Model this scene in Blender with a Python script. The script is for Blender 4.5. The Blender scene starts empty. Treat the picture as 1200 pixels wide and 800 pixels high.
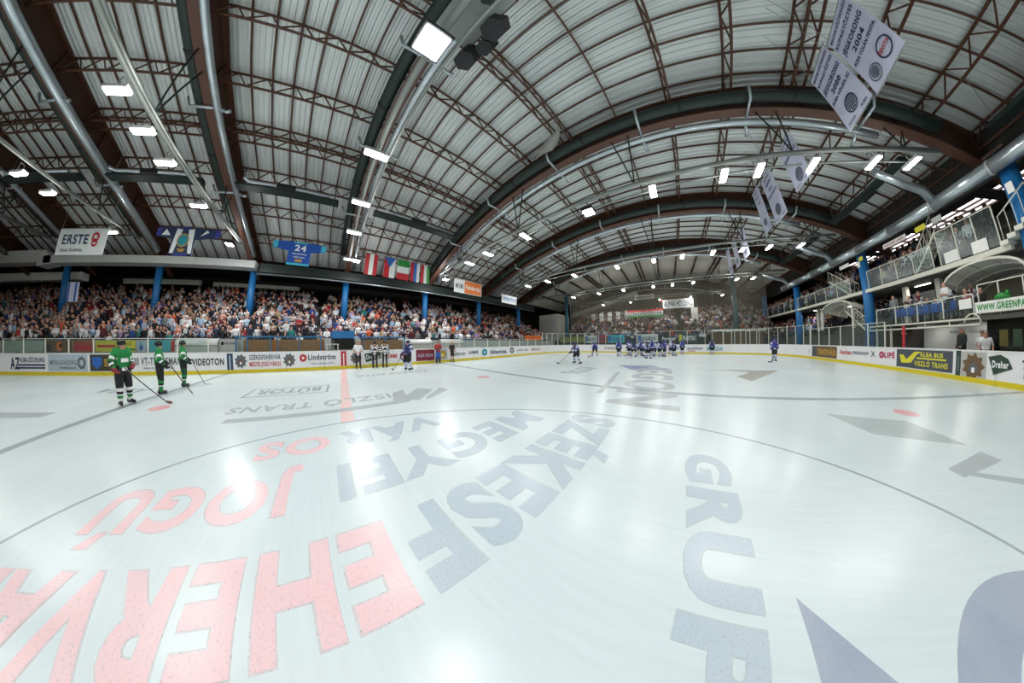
import bpy, bmesh, math, random
import numpy as np
from mathutils import Vector, Matrix, noise
random.seed(7)
SC = bpy.context.scene
COL = SC.collection

# ------------------------------------------------------------------ camera
F_PX = 225.51                     # stereographic focal length for a 1200 px wide frame
YAW, PIT, ROL = -0.74773, 0.004632, 0.007674
cam = bpy.data.cameras.new('camera'); cam_o = bpy.data.objects.new('camera', cam); COL.objects.link(cam_o)
SC.camera = cam_o
cam.type = 'PANO'; cam.panorama_type = 'FISHEYE_LENS_POLYNOMIAL'
cam.sensor_fit = 'HORIZONTAL'; cam.sensor_width = 36.0; cam.sensor_height = 24.0
cam.fisheye_fov = math.radians(300)
_r = np.linspace(0, 22.0, 400)
_th = 2*np.arctan(_r/0.03/(2*F_PX))
_A = np.stack([_r, _r**2, _r**3, _r**4], 1)
_k = np.linalg.lstsq(_A, _th, rcond=None)[0]
cam.fisheye_polynomial_k0 = 0.0
(cam.fisheye_polynomial_k1, cam.fisheye_polynomial_k2, cam.fisheye_polynomial_k3, cam.fisheye_polynomial_k4) = [-float(k) for k in _k]
def _rot(d):
    x, y, z = d
    c, s = math.cos(ROL), math.sin(ROL); x, z = c*x+s*z, -s*x+c*z
    c, s = math.cos(PIT), math.sin(PIT); y, z = c*y-s*z, s*y+c*z
    c, s = math.cos(YAW), math.sin(YAW); x, y = c*x+s*y, -s*x+c*y
    return Vector((x, y, z))
_R, _U, _B = _rot((1, 0, 0)), _rot((0, 0, 1)), -_rot((0, 1, 0))
cam_o.matrix_world = Matrix(((_R.x, _U.x, _B.x, .2533), (_R.y, _U.y, _B.y, .0407), (_R.z, _U.z, _B.z, 1.6752), (0, 0, 0, 1)))

# ------------------------------------------------------------------ world, light, exposure
W = bpy.data.worlds.new('hall_air'); SC.world = W; W.use_nodes = True
W.node_tree.nodes['Background'].inputs[0].default_value = (.75, .85, 1, 1)
W.node_tree.nodes['Background'].inputs[1].default_value = .3
SC.view_settings.view_transform = 'Standard'; SC.view_settings.look = 'None'
SC.view_settings.gamma = 1.0; SC.view_settings.use_curve_mapping = False
SC.view_settings.exposure = 0.0
SC.cycles.use_denoising = True
SC.cycles.max_bounces = 7; SC.cycles.diffuse_bounces = 4; SC.cycles.transparent_max_bounces = 16
SC.cycles.sample_clamp_indirect = 6.0
LAMP_POWER = 56.0
FILL_POWER = 34.0
SPOT_POWER = 45.0
BAY = 9.15
LAMP_ROWS = {0: [-17.8, -13, -9.75, -6.4, 1.2, 4.6, 8.0, 11.3], 1: [-13.1, -10.6, -6.9, .75, 4, 5.6, 8.1, 11.2, 13.4],
             -1: [-12.5, -9.2, -7.5, -5.85, -2.5, .8, 4, 7.5, 11], 2: [-13.8, -11, -7.7, -3.3, 0, 2.4, 4.9, 7.3, 9.5, 12.2],
             -2: [-16.4, -11.6, -9.9, -6, -2, 2, 6, 10], 3: [-12, -8, -4.5, -.6, 1.8, 4.3, 9.5, 11.5], 4: [-10, -5, 0, 5, 10], -3: [-14, -7, 0, 7]}
SPOTS = [(-2.1, -.05), (-2.6, BAY), (-17.5, -9.3), (-17.8, .6), (-18.2, 9.5)]

# ------------------------------------------------------------------ helpers
def tag(o, label=None, cat=None, group=None, kind=None):
    if label: o['label'] = label
    if cat: o['category'] = cat
    if group: o['group'] = group
    if kind: o['kind'] = kind
    return o
def empty(name, loc=(0, 0, 0), label=None, cat=None, group=None, rz=0, parent=None, kind=None):
    o = bpy.data.objects.new(name, None); COL.objects.link(o); o.location = loc; o.rotation_euler.z = rz
    o.empty_display_size = .2
    if parent: o.parent = parent
    return tag(o, label, cat, group, kind)
def link(name, me, parent=None, loc=None, rot=None, scale=None):
    o = bpy.data.objects.new(name, me); COL.objects.link(o)
    if parent: o.parent = parent
    if loc is not None: o.location = loc
    if rot is not None: o.rotation_euler = rot
    if scale is not None: o.scale = scale
    return o
def frame(d):
    d = Vector(d).normalized(); a = Vector((0, 0, 1)) if abs(d.z) < .95 else Vector((1, 0, 0))
    u = d.cross(a).normalized(); return u, u.cross(d).normalized()
class MB:
    def __init__(s): s.v = []; s.f = []; s.m = []; s.s = []
    def add(s, vs, fs, m=0, sm=False):
        o = len(s.v); s.v += [tuple(v) for v in vs]
        for f in fs: s.f.append(tuple(i+o for i in f)); s.m.append(m); s.s.append(sm)
        return s
    def box(s, c, d, rz=0, m=0, rx=0):
        x, y, z = d[0]/2, d[1]/2, d[2]/2
        vs = [Vector((a*x, b*y, e*z)) for a in (-1, 1) for b in (-1, 1) for e in (-1, 1)]
        M = Matrix.Rotation(rz, 3, 'Z') @ Matrix.Rotation(rx, 3, 'X'); c = Vector(c)
        return s.add([M @ v + c for v in vs], [(0, 1, 3, 2), (4, 6, 7, 5), (0, 4, 5, 1), (2, 3, 7, 6), (0, 2, 6, 4), (1, 5, 7, 3)], m)
    def bar(s, p, q, w, h, m=0):            # box section beam between two points
        p, q = Vector(p), Vector(q); u, v = frame(q-p)
        vs = [c+u*a*w/2+v*b*h/2 for c in (p, q) for a, b in ((-1, -1), (1, -1), (1, 1), (-1, 1))]
        return s.add(vs, [(3, 2, 1, 0), (4, 5, 6, 7)]+[(i, (i+1) % 4, 4+(i+1) % 4, 4+i) for i in range(4)], m)
    def tube(s, pts, r, n=8, m=0, cap=True, sm=True):
        pts = [Vector(p) for p in pts]; R = r if isinstance(r, (list, tuple)) else [r]*len(pts); vs = []; fs = []
        for i, p in enumerate(pts):
            d = (pts[min(i+1, len(pts)-1)]-pts[max(i-1, 0)])
            u, v = frame(d)
            if i and u.dot(pu) < 0: u = -u; v = -v
            pu = u
            vs += [p+(u*math.cos(2*math.pi*k/n)+v*math.sin(2*math.pi*k/n))*R[i] for k in range(n)]
            if i: fs += [((i-1)*n+k, (i-1)*n+(k+1) % n, i*n+(k+1) % n, i*n+k) for k in range(n)]
        s.add(vs, fs, m, sm)
        if cap:
            o = len(s.v)-len(vs); s.f += [tuple(o+k for k in range(n))[::-1], tuple(o+len(vs)-n+k for k in range(n))]; s.m += [m, m]; s.s += [False, False]
        return s
    def ball(s, c, r, n=8, m=0, zmin=-1.0):
        c = Vector(c); r = Vector(r) if not isinstance(r, (int, float)) else Vector((r, r, r)); rows = n//2+1; vs = []; fs = []
        for i in range(rows):
            z = math.cos(math.pi*i/(rows-1)); z = max(z, zmin); q = math.sqrt(max(0, 1-z*z))
            if z <= zmin and zmin > -1: q = math.sqrt(max(0, 1-zmin*zmin)) if i < rows-1 else .01
            vs += [c+Vector((math.cos(2*math.pi*k/n)*q*r.x, math.sin(2*math.pi*k/n)*q*r.y, z*r.z)) for k in range(n)]
            if i: fs += [((i-1)*n+k, (i-1)*n+(k+1) % n, i*n+(k+1) % n, i*n+k) for k in range(n)]
        return s.add(vs, fs, m, True)
    def prism(s, poly, o, u, v, t, m=0):     # polygon in plane (o,u,v), extruded by vector t
        o, u, v, t = Vector(o), Vector(u), Vector(v), Vector(t); n = len(poly)
        vs = [o+u*a+v*b for a, b in poly]+[o+u*a+v*b+t for a, b in poly]
        return s.add(vs, [tuple(range(n))[::-1], tuple(range(n, 2*n))]+[(i, (i+1) % n, n+(i+1) % n, n+i) for i in range(n)], m)
    def mesh(s, name, mats=()):
        me = bpy.data.meshes.new(name); me.from_pydata(s.v, [], s.f)
        for m in (mats if isinstance(mats, (list, tuple)) else [mats]): me.materials.append(m)
        me.polygons.foreach_set('material_index', s.m); me.polygons.foreach_set('use_smooth', s.s); me.update(); return me
    def build(s, name, mats, parent=None, label=None, cat=None, group=None, kind=None, loc=None, rot=None):
        return tag(link(name, s.mesh(name, mats), parent, loc, rot), label, cat, group, kind)

def srgb(h):
    if isinstance(h, str): h = [int(h[i:i+2], 16)/255 for i in (0, 2, 4)]
    return tuple(c/12.92 if c <= .04045 else ((c+.055)/1.055)**2.4 for c in h)
MATS = {}
def mat(name, col, rough=.6, metal=0.0, var=.12, scale=3.0, bump=0.0, emit=0.0, ecol=None, spec=.5, objcol=False):
    if name in MATS: return MATS[name]
    m = bpy.data.materials.new(name); MATS[name] = m; m.use_nodes = True; nt = m.node_tree; N = nt.nodes; L = nt.links
    b = N['Principled BSDF']; c = srgb(col)
    tc = N.new('ShaderNodeTexCoord'); no = N.new('ShaderNodeTexNoise'); no.inputs['Scale'].default_value = scale; no.inputs['Detail'].default_value = 4
    L.new(tc.outputs['Object'], no.inputs['Vector'])
    mr = N.new('ShaderNodeMapRange'); mr.inputs['To Min'].default_value = 1-var; mr.inputs['To Max'].default_value = 1+var
    L.new(no.outputs['Fac'], mr.inputs['Value'])
    hs = N.new('ShaderNodeHueSaturation'); hs.inputs['Color'].default_value = (*c, 1); L.new(mr.outputs['Result'], hs.inputs['Value'])
    if objcol:
        oi = N.new('ShaderNodeObjectInfo'); L.new(oi.outputs['Color'], hs.inputs['Color'])
    L.new(hs.outputs['Color'], b.inputs['Base Color'])
    b.inputs['Roughness'].default_value = rough; b.inputs['Metallic'].default_value = metal; b.inputs['Specular IOR Level'].default_value = spec
    if bump:
        bp = N.new('ShaderNodeBump'); bp.inputs['Strength'].default_value = bump; L.new(no.outputs['Fac'], bp.inputs['Height']); L.new(bp.outputs['Normal'], b.inputs['Normal'])
    if emit:
        b.inputs['Emission Color'].default_value = (*srgb(ecol or col), 1); b.inputs['Emission Strength'].default_value = emit
    return m
# fonts -> flat triangle meshes
_TX = {}
def text2d(s, bold=.0):
    if 'Ó' in s or 'Ö' in s: bold = min(bold, .026)      # heavier offsets break this glyph's fill
    if (s, bold) in _TX: return _TX[(s, bold)]
    cu = bpy.data.curves.new('t', 'FONT'); cu.body = s; cu.size = 1; cu.offset = bold; cu.resolution_u = 4
    cu.space_character = 1.14
    ob = bpy.data.objects.new('t', cu); COL.objects.link(ob); dg = bpy.context.evaluated_depsgraph_get()
    me = ob.evaluated_get(dg).to_mesh(); vs = [(v.co.x, v.co.y) for v in me.vertices]; fs = [tuple(p.vertices) for p in me.polygons]
    ob.evaluated_get(dg).to_mesh_clear(); bpy.data.objects.remove(ob); bpy.data.curves.remove(cu)
    x0 = min(v[0] for v in vs); x1 = max(v[0] for v in vs)
    vs = [((a-x0)/(x1-x0), b/.73) for a, b in vs]; _TX[(s, bold)] = (vs, fs); return vs, fs
def letters(mb, s, o, u, v, w, h, m=0, bold=.02, slant=0.0, lift=None):
    """text s in plane with lower-left o, right unit u, up unit v"""
    o, u, v = Vector(o), Vector(u), Vector(v); vs, fs = text2d(s, bold); nn = u.cross(v).normalized()*4e-6
    nv, nf = [], []            # every face a hair above the last, so strokes that cross never share a plane
    for i, f in enumerate(fs):
        nf.append(tuple(range(len(nv), len(nv)+len(f)))); nv += [o+u*(vs[j][0]*w+slant*vs[j][1]*h)+v*(vs[j][1]*h)+nn*i for j in f]
    mb.add(nv, nf, m); return mb
def arc2(r, a0, a1, n): return [(r*math.cos(math.radians(a0+(a1-a0)*i/n)), r*math.sin(math.radians(a0+(a1-a0)*i/n))) for i in range(n+1)]
def ring(mb, o, u, v, r1, r0, m=0, a0=0, a1=360, n=24):
    A = arc2(r1, a0, a1, n); B = arc2(r0, a0, a1, n); o, u, v = Vector(o), Vector(u), Vector(v)
    vs = [o+u*a+v*b for a, b in A+B]; k = n+1
    mb.add(vs, [(i, i+1, k+i+1, k+i) for i in range(n)], m); return mb
def flat(mb, o, u, v, poly, m=0):
    o, u, v = Vector(o), Vector(u), Vector(v); mb.add([o+u*a+v*b for a, b in poly], [tuple(range(len(poly)))], m); return mb
X_, Y_, Z_ = Vector((1, 0, 0)), Vector((0, 1, 0)), Vector((0, 0, 1))

# palette
M_STEEL = mat('rust_red_steel', '533323', .55, 0, .2, 2)
M_STEELD = mat('dark_brown_steel', '44291b', .6, 0, .25, 2)
M_DUCT = mat('dark_green_duct', '27332f', .5, .2, .15, 2)
M_GALV = mat('galvanised_pipe', 'b9c3c8', .3, .75, .15, 3)
M_GREYST = mat('grey_painted_steel', '8c928e', .5, .3, .15, 3)
M_WHITE = mat('white_paint', 'e4e6e2', .5, 0, .06, 2)
M_CREAM = mat('off_white_steel', 'd3d3c6', .5, 0, .1, 2)
M_BLUE = mat('blue_column_paint', '1f6fae', .45, 0, .1, 2)
M_BLUEF = mat('blue_frame_paint', '2d6f9c', .45, 0, .1, 2)
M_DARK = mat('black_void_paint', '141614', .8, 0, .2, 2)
M_CONC = mat('grey_concrete', '77756e', .85, 0, .15, 1.5, .2)
M_LAMPW = mat('lamp_housing', 'c9cdcc', .4, .3, .05)
M_LAMPE = mat('lamp_glow', 'ffffff', .5, 0, 0, emit=30, ecol='fffaf0')
M_SPOTE = mat('floodlight_glow', 'ffffff', .5, 0, 0, emit=60, ecol='f6f8ff')
M_YEL = mat('yellow_kick_strip', 'd2c01c', .45, 0, .08, 1)
M_BOARD = mat('white_board_plastic', 'e3e4e6', .35, 0, .04, 1)
M_BLACK = mat('black_paint', '1b1c1e', .6)
M_RED = mat('red_paint', 'b3202c', .5)
M_NAVY = mat('navy_print', '243356', .5)
M_WHITEP = mat('white_print', 'eceef0', .5)
M_GREENP = mat('green_print', '2a8a3c', .5)
M_GOLD = mat('gold_print', 'b58f3c', .5)
M_YELP = mat('yellow_print', 'd8d232', .5)
M_GREYP = mat('grey_print', '5b6066', .5)
M_BROWN = mat('brown_timber', '96683a', .6, 0, .3, 4, .1)
M_SILV = mat('silver_sheet', 'b7bbb9', .45, .3, .15, 2)
def glass_mat(name, tint=(.9, .96, .95), a=.05):
    m = bpy.data.materials.new(name); m.use_nodes = True; nt = m.node_tree; N = nt.nodes; L = nt.links
    out = N['Material Output']; N.remove(N['Principled BSDF'])
    t = N.new('ShaderNodeBsdfTransparent'); t.inputs[0].default_value = (*tint, 1)
    g = N.new('ShaderNodeBsdfGlossy'); g.inputs['Roughness'].default_value = .2; g.inputs[0].default_value = (.9, .95, .95, 1)
    d = N.new('ShaderNodeBsdfDiffuse'); d.inputs[0].default_value = (.6, .7, .68, 1)
    no = N.new('ShaderNodeTexNoise'); no.inputs['Scale'].default_value = 2
    mx = N.new('ShaderNodeMixShader'); mx.inputs[0].default_value = .3; L.new(g.outputs[0], mx.inputs[1]); L.new(d.outputs[0], mx.inputs[2])
    m2 = N.new('ShaderNodeMixShader'); mr = N.new('ShaderNodeMapRange'); mr.inputs['To Min'].default_value = a*.6; mr.inputs['To Max'].default_value = a*1.4
    mr.inputs['Value'].default_value = .5; L.new(mr.outputs['Result'], m2.inputs[0]); N.remove(no)
    L.new(t.outputs[0], m2.inputs[1]); L.new(mx.outputs[0], m2.inputs[2]); L.new(m2.outputs[0], out.inputs[0]); return m
M_GLASS = glass_mat('rink_glass')
def net_mat():
    m = bpy.data.materials.new('dark_protective_netting'); m.use_nodes = True; nt = m.node_tree; N = nt.nodes; L = nt.links
    b = N['Principled BSDF']; b.inputs['Base Color'].default_value = (.10, .095, .075, 1); b.inputs['Roughness'].default_value = .9
    tc = N.new('ShaderNodeTexCoord'); sp = N.new('ShaderNodeSeparateXYZ'); L.new(tc.outputs['Object'], sp.inputs[0])
    outs = []
    for ax in ('X', 'Z'):
        a = N.new('ShaderNodeMath'); a.operation = 'MULTIPLY'; a.inputs[1].default_value = 22; L.new(sp.outputs[ax], a.inputs[0])
        f = N.new('ShaderNodeMath'); f.operation = 'FRACT'; L.new(a.outputs[0], f.inputs[0])
        g = N.new('ShaderNodeMath'); g.operation = 'LESS_THAN'; g.inputs[1].default_value = .2; L.new(f.outputs[0], g.inputs[0]); outs.append(g)
    mx = N.new('ShaderNodeMath'); mx.operation = 'MAXIMUM'; L.new(outs[0].outputs[0], mx.inputs[0]); L.new(outs[1].outputs[0], mx.inputs[1])
    L.new(mx.outputs[0], b.inputs['Alpha']); return m
M_NET = net_mat()
def ice_mat():
    m = bpy.data.materials.new('resurfaced_ice'); m.use_nodes = True; nt = m.node_tree; N = nt.nodes; L = nt.links
    b = N['Principled BSDF']; tc = N.new('ShaderNodeTexCoord')
    n1 = N.new('ShaderNodeTexNoise'); n1.inputs['Scale'].default_value = .35; n1.inputs['Detail'].default_value = 6; L.new(tc.outputs['Object'], n1.inputs['Vector'])
    cr = N.new('ShaderNodeValToRGB'); cr.color_ramp.elements[0].position = .3; cr.color_ramp.elements[0].color = (*srgb('d6e6ea'), 1)
    cr.color_ramp.elements[1].position = .7; cr.color_ramp.elements[1].color = (*srgb('e4f1f4'), 1); L.new(n1.outputs['Fac'], cr.inputs[0])
    mp = N.new('ShaderNodeMapping'); mp.inputs['Scale'].default_value = (1.2, 14, 1); mp.inputs['Rotation'].default_value = (0, 0, .5); L.new(tc.outputs['Object'], mp.inputs[0])
    n2 = N.new('ShaderNodeTexNoise'); n2.inputs['Scale'].default_value = 1.2; n2.inputs['Detail'].default_value = 8; L.new(mp.outputs[0], n2.inputs['Vector'])
    mx = N.new('ShaderNodeMix'); mx.data_type = 'RGBA'; mx.blend_type = 'MULTIPLY'; mx.inputs[0].default_value = .12
    L.new(cr.outputs[0], mx.inputs[6]); L.new(n2.outputs['Fac'], mx.inputs[7]); L.new(mx.outputs[2], b.inputs['Base Color'])
    b.inputs['Roughness'].default_value = .26; b.inputs['Specular IOR Level'].default_value = .45
    bp = N.new('ShaderNodeBump'); bp.inputs['Strength'].default_value = .06; bp.inputs['Distance'].default_value = .02; L.new(n2.outputs['Fac'], bp.inputs['Height']); L.new(bp.outputs[0], b.inputs['Normal'])
    return m
M_ICE = ice_mat()
def paint_mat(name, col, al=1.08):      # paint under the ice, worn and mottled
    m = bpy.data.materials.new(name); m.use_nodes = True; nt = m.node_tree; N = nt.nodes; L = nt.links
    b = N['Principled BSDF']; tc = N.new('ShaderNodeTexCoord'); no = N.new('ShaderNodeTexNoise'); no.inputs['Scale'].default_value = 40; no.inputs['Detail'].default_value = 8
    L.new(tc.outputs['Object'], no.inputs['Vector'])
    n3 = N.new('ShaderNodeTexNoise'); n3.inputs['Scale'].default_value = 1.5; L.new(tc.outputs['Object'], n3.inputs['Vector'])
    ad = N.new('ShaderNodeMath'); ad.operation = 'ADD'; L.new(no.outputs['Fac'], ad.inputs[0]); L.new(n3.outputs['Fac'], ad.inputs[1])
    cr = N.new('ShaderNodeValToRGB'); c = srgb(col); w = srgb('dde7ea')
    cr.color_ramp.elements[0].position = .8; cr.color_ramp.elements[0].color = (*c, 1)
    cr.color_ramp.elements[1].position = 1.25; cr.color_ramp.elements[1].color = (*[a*.75+b_*.25 for a, b_ in zip(c, w)], 1)
    mm = N.new('ShaderNodeMapRange'); mm.inputs['From Min'].default_value = .75; mm.inputs['From Max'].default_value = 1.3; L.new(ad.outputs[0], mm.inputs['Value']); 
    cr.color_ramp.elements[0].position = .1; cr.color_ramp.elements[1].position = .95
    L.new(mm.outputs[0], cr.inputs[0]); L.new(cr.outputs[0], b.inputs['Base Color'])
    am = N.new('ShaderNodeMapRange'); am.inputs['From Min'].default_value = .3; am.inputs['From Max'].default_value = .7; am.inputs['To Min'].default_value = al*1.15; am.inputs['To Max'].default_value = al*.75
    L.new(no.outputs['Fac'], am.inputs['Value']); L.new(am.outputs['Result'], b.inputs['Alpha'])
    b.inputs['Roughness'].default_value = .26; b.inputs['Specular IOR Level'].default_value = .45; return m
P_BLUE = paint_mat('faded_blue_ice_paint', 'bccdd8'); P_RED = paint_mat('faded_red_ice_paint', 'f3d0d5'); P_DARK = paint_mat('faded_black_ice_paint', 'b2bcc0')
P_NAVY = paint_mat('deep_blue_ice_paint', 'a0adc0'); P_LINE = paint_mat('blue_line_ice_paint', 'a0aeb6'); P_DOT = paint_mat('red_dot_ice_paint', 'eaaeb1')
P_RLINE = paint_mat('centre_line_ice_paint', 'f3cecb'); P_FARBLUE = paint_mat('violet_blue_ice_paint', '8490b8')

# ------------------------------------------------------------------ roof profile
def ztop(x): return 14.6-.0105*(x+2)**2
def zbot(x): return 12.95-.0105*(x+2)**2
XL, XR = -24.2, 20.5          # roof springing lines
YN, YF = -46.0, 47.0          # hall ends
# ================================================================== SETTING
def rrect(hx, y0, y1, r0, r1, n=10):
    pts = []
    for cx, cy, a, r in ((hx-r1, y1-r1, 0, r1), (-hx+r1, y1-r1, 90, r1), (-hx+r0, y0+r0, 180, r0), (hx-r0, y0+r0, 270, r0)):
        pts += [(cx+p[0], cy+p[1]) for p in arc2(r, a, a+90, n)]
    return pts
RINK = rrect(15, -31.5, 30, 6, 7)
mb = MB(); flat(mb, (0, 0, 0), X_, Y_, RINK); ice = mb.build('ice_sheet', M_ICE, kind='structure')
mb = MB(); mb.box((-2, .5, -.35), (62, 96, .6)); mb.build('floor', M_CONC, kind='structure')
# --- painted marks (flat print under the ice)
def mark(name, fn, m, z):
    mb = MB(); fn(mb, z*.3); nv, nf = [], []
    for i, f in enumerate(mb.f):       # hair-thin steps keep crossing strokes apart
        nf.append(tuple(range(len(nv), len(nv)+len(f)))); nv += [(mb.v[j][0], mb.v[j][1], mb.v[j][2]+(i*2e-5 if len(mb.f) < 12 else 0)) for j in f]
    mb.v, mb.f = nv, nf; return mb.build(name, m, ice)
T_U, T_V = -Y_, X_            # reading direction and up of the ice lettering
def band(x0, x1, y0, y1): return lambda mb, z: flat(mb, (0, 0, z), X_, Y_, [(x0, y0), (x1, y0), (x1, y1), (x0, y1)])
mark('centre_line', band(-15, -4.53, -.15, .15), P_RLINE, .002); mark('centre_line', band(4.53, 15, -.15, .15), P_RLINE, .002)
mark('blue_line', band(-15, 15, 7.1, 7.4), P_LINE, .002); mark('blue_line', band(-15, 15, -7.4, -7.1), P_LINE, .002)
mark('goal_line', band(-14.6, 14.6, 26, 26.06), P_RED, .002)
mark('centre_circle', lambda mb, z: ring(mb, (0, 0, z), X_, Y_, 4.53, 4.47, n=96), P_LINE, .003)
for x, y in ((-7, 5.8), (7, 5.8), (-7, -5.8), (7, -5.8)): mark('faceoff_dot', lambda mb, z: ring(mb, (x, y, z), X_, Y_, .31, 0, n=24), P_DOT, .003)
for x in (-7, 7):
    mark('faceoff_circle', lambda mb, z: ring(mb, (x, 20, z), X_, Y_, 4.53, 4.47, n=64), P_RED, .003)
    mark('faceoff_dot', lambda mb, z: ring(mb, (x, 20, z), X_, Y_, .31, 0, n=24), P_DOT, .003)
def words(s, x0, x1, ya, yb, m, bold=.035, z=.004, name='ice_lettering', slant=0):
    """letters from y=ya (start) to y=yb (end); baseline x0, cap height to x1"""
    halo = m.name+'_blur'
    hm = MATS.get(halo) or paint_mat(halo, {'faded_blue_ice_paint': 'bccdd8', 'faded_red_ice_paint': 'f3d0d5'}.get(m.name, 'b2bcc0'), .3); MATS[halo] = hm
    e = .009
    for mm, bo, zz in ((hm, bold+e*.9, z*.25), (m, bold-e*.7, z*.25+.0005)):
        mb = MB(); letters(mb, s, (x0, ya, zz), T_U, T_V, ya-yb, x1-x0, 0, bo, slant); o = mb.build(name, mm, ice)
    return o
words('SZÉKESF', -1.45, -.58, 4.18, .22, P_BLUE, .045); words('EHÉRVÁR', -1.45, -.58, .10, -4.15, P_RED, .045)
words('MEGYEI', -2.72, -1.95, 3.45, -.26, P_BLUE, .04); words('JOGÚ', -2.72, -1.95, -.72, -3.25, P_RED, .04)
words('VÁR', -3.92, -3.3, 1.75, -.22, P_BLUE, .04); words('OS', -3.92, -3.3, -.36, -1.62, P_RED, .04)
words('GRUPP', .76, 1.32, 3.34, -.1, P_BLUE, .05); 
words('AEGON', -1.1, .78, 14.6, 5.35, P_DARK, .03)
words('VISZLÓ TRANS', -6.62, -6.02, 1.9, -3.3, P_DARK, .035)
mark('ice_lettering', lambda mb, z: flat(mb, (0, 0, z), T_V, T_U, [(-5.62, -2.1), (-5.3, -1.6), (-5.3, 3.0), (-5.6, 3.0)]), P_DARK, .004)
mark('ice_emblem', lambda mb, z: (flat(mb, (0, 0, z), T_V, T_U, [(-6.9, -2.5), (-5.6, -1.5), (-5.3, -2.0), (-6.3, -2.9)]), flat(mb, (0, 0, z), T_V, T_U, [(-5.6, -1.3), (-5.3, -1.7), (-6.9, -1.95), (-6.6, -1.5)]), flat(mb, (0, 0, z), T_V, T_U, [(-5.5, -2.3), (-5.2, -2.2), (-5.9, -3.3), (-6.4, -3.2), (-6.1, -2.9)])), P_DARK, .005)
mark('ice_emblem', lambda mb, z: flat(mb, (0, 0, z), X_, Y_, [(1.58, 1.3), (1.66, .2), (2.7, .2)]), P_NAVY, .004)
mark('ice_emblem', lambda mb, z: ring(mb, (3.75, .0, z), X_, Y_, 1.42, .98, a0=0, a1=162, n=30), P_NAVY, .004)
mark('ice_emblem', lambda mb, z: (flat(mb, (0, 0, z), X_, Y_, [(6.35, 3.55), (4.98, 3.12), (5.0, 2.86), (6.4, 3.2)]), flat(mb, (0, 0, z), X_, Y_, [(4.98, 3.0), (5.9, 2.5), (6.9, 2.0), (6.9, 2.2), (5.9, 2.72), (5.05, 3.12)])), P_DARK, .004)
mark('ice_emblem', lambda mb, z: flat(mb, (0, 0, z), X_, Y_, [(4.55, 5.8), (6.35, 5.2), (6.4, 3.8), (4.75, 4.5)]), paint_mat('pale_grey_ice_paint', 'b9c6c8'), .004)
mark('ice_emblem', lambda mb, z: flat(mb, (0, 0, z), X_, Y_, [(-2.8, 14.4), (-.4, 14.9), (.9, 12.6), (-.2, 13.0), (-1.5, 12.3)]), P_FARBLUE, .005)
mark('ice_emblem', lambda mb, z: flat(mb, (0, 0, z), X_, Y_, [(-1.75, 6.2), (-1.55, 6.3), (-1.95, 11.2), (-2.15, 11.1)]), P_DARK, .004)
mark('ice_emblem', lambda mb, z: (flat(mb, (0, 0, z), X_, Y_, [(3.0, 13.9), (7.2, 13.9), (4.2, 10.2), (3.9, 11.4), (5.2, 13.0)]), flat(mb, (0, 0, z), X_, Y_, [(4.9, 12.9), (5.1, 13.1), (6.2, 13.2), (5.3, 12.2)])), paint_mat('khaki_ice_paint', 'a7aaa0'), .004)
mark('ice_emblem', lambda mb, z: flat(mb, (0, 0, z), X_, Y_, [(-6.4, -12.6), (-6.6, -9.1), (-6.1, -9.1), (-5.9, -10.5), (-5.9, -12.2)]), P_DARK, .004)
def rect_outline(mb, z, x0, x1, y0, y1, w):
    for a, b, c, d in ((x0, x0+w, y0, y1), (x1-w, x1, y0, y1), (x0+w, x1-w, y0, y0+w), (x0+w, x1-w, y1-w, y1)): flat(mb, (0, 0, z), X_, Y_, [(a, c), (b, c), (b, d), (a, d)])
mark('ice_emblem', lambda mb, z: rect_outline(mb, z, -9.3, -7.9, -3.6, -.6, .09), P_LINE, .004)
words('BÚTOR', -9.0, -8.25, -.9, -3.3, P_LINE)
words('KOVÁCS AUTÓ', -11.4, -10.8, 4.6, .6, P_LINE)
words('ALBA', -10.3, -9.4, -8.5, -11, P_LINE)
words('ROYAL', -4.7, -3.6, 12.2, 9.2, P_LINE)

# --- boards with kick strip, cap rail and panels
boards = empty('rink_boards', (0, -31.5, 0), 'white sponsor-covered dasher boards with yellow kick strip around the ice', 'boards', None)
def U(mb_, name, mats, parent, **k):      # build world-space mesh under an empty placed elsewhere
    o = mb_.build(name, mats, parent, **k); o.matrix_parent_inverse = Matrix.Translation(-parent.location) if parent.parent is None else parent.matrix_parent_inverse; return o
per = RINK[:]; seg = []
def resample(pts, step):
    out = []; n = len(pts)
    for i in range(n):
        a, b = Vector((*pts[i], 0)), Vector((*pts[(i+1) % n], 0)); L = (b-a).length
        if L < 1e-4: continue
        k = max(1, round(L/step))
        for j in range(k): out.append(a+(b-a)*j/k)
    return out
PP = resample(RINK, 2.45)
nP = len(PP)
def off(p, d):                 # outward offset of a rink outline point
    x, y = p[0], p[1]; cx = max(-8, min(8, x)); cy = max(-25.5, min(23, y)); v = Vector((x-cx, y-cy, 0))
    if abs(y) < 22 or y < 0 and y > -25: v = Vector((math.copysign(1, x), 0, 0)) if abs(abs(x)-15) < .01 else v
    return Vector((x, y, 0))+v.normalized()*d
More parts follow.
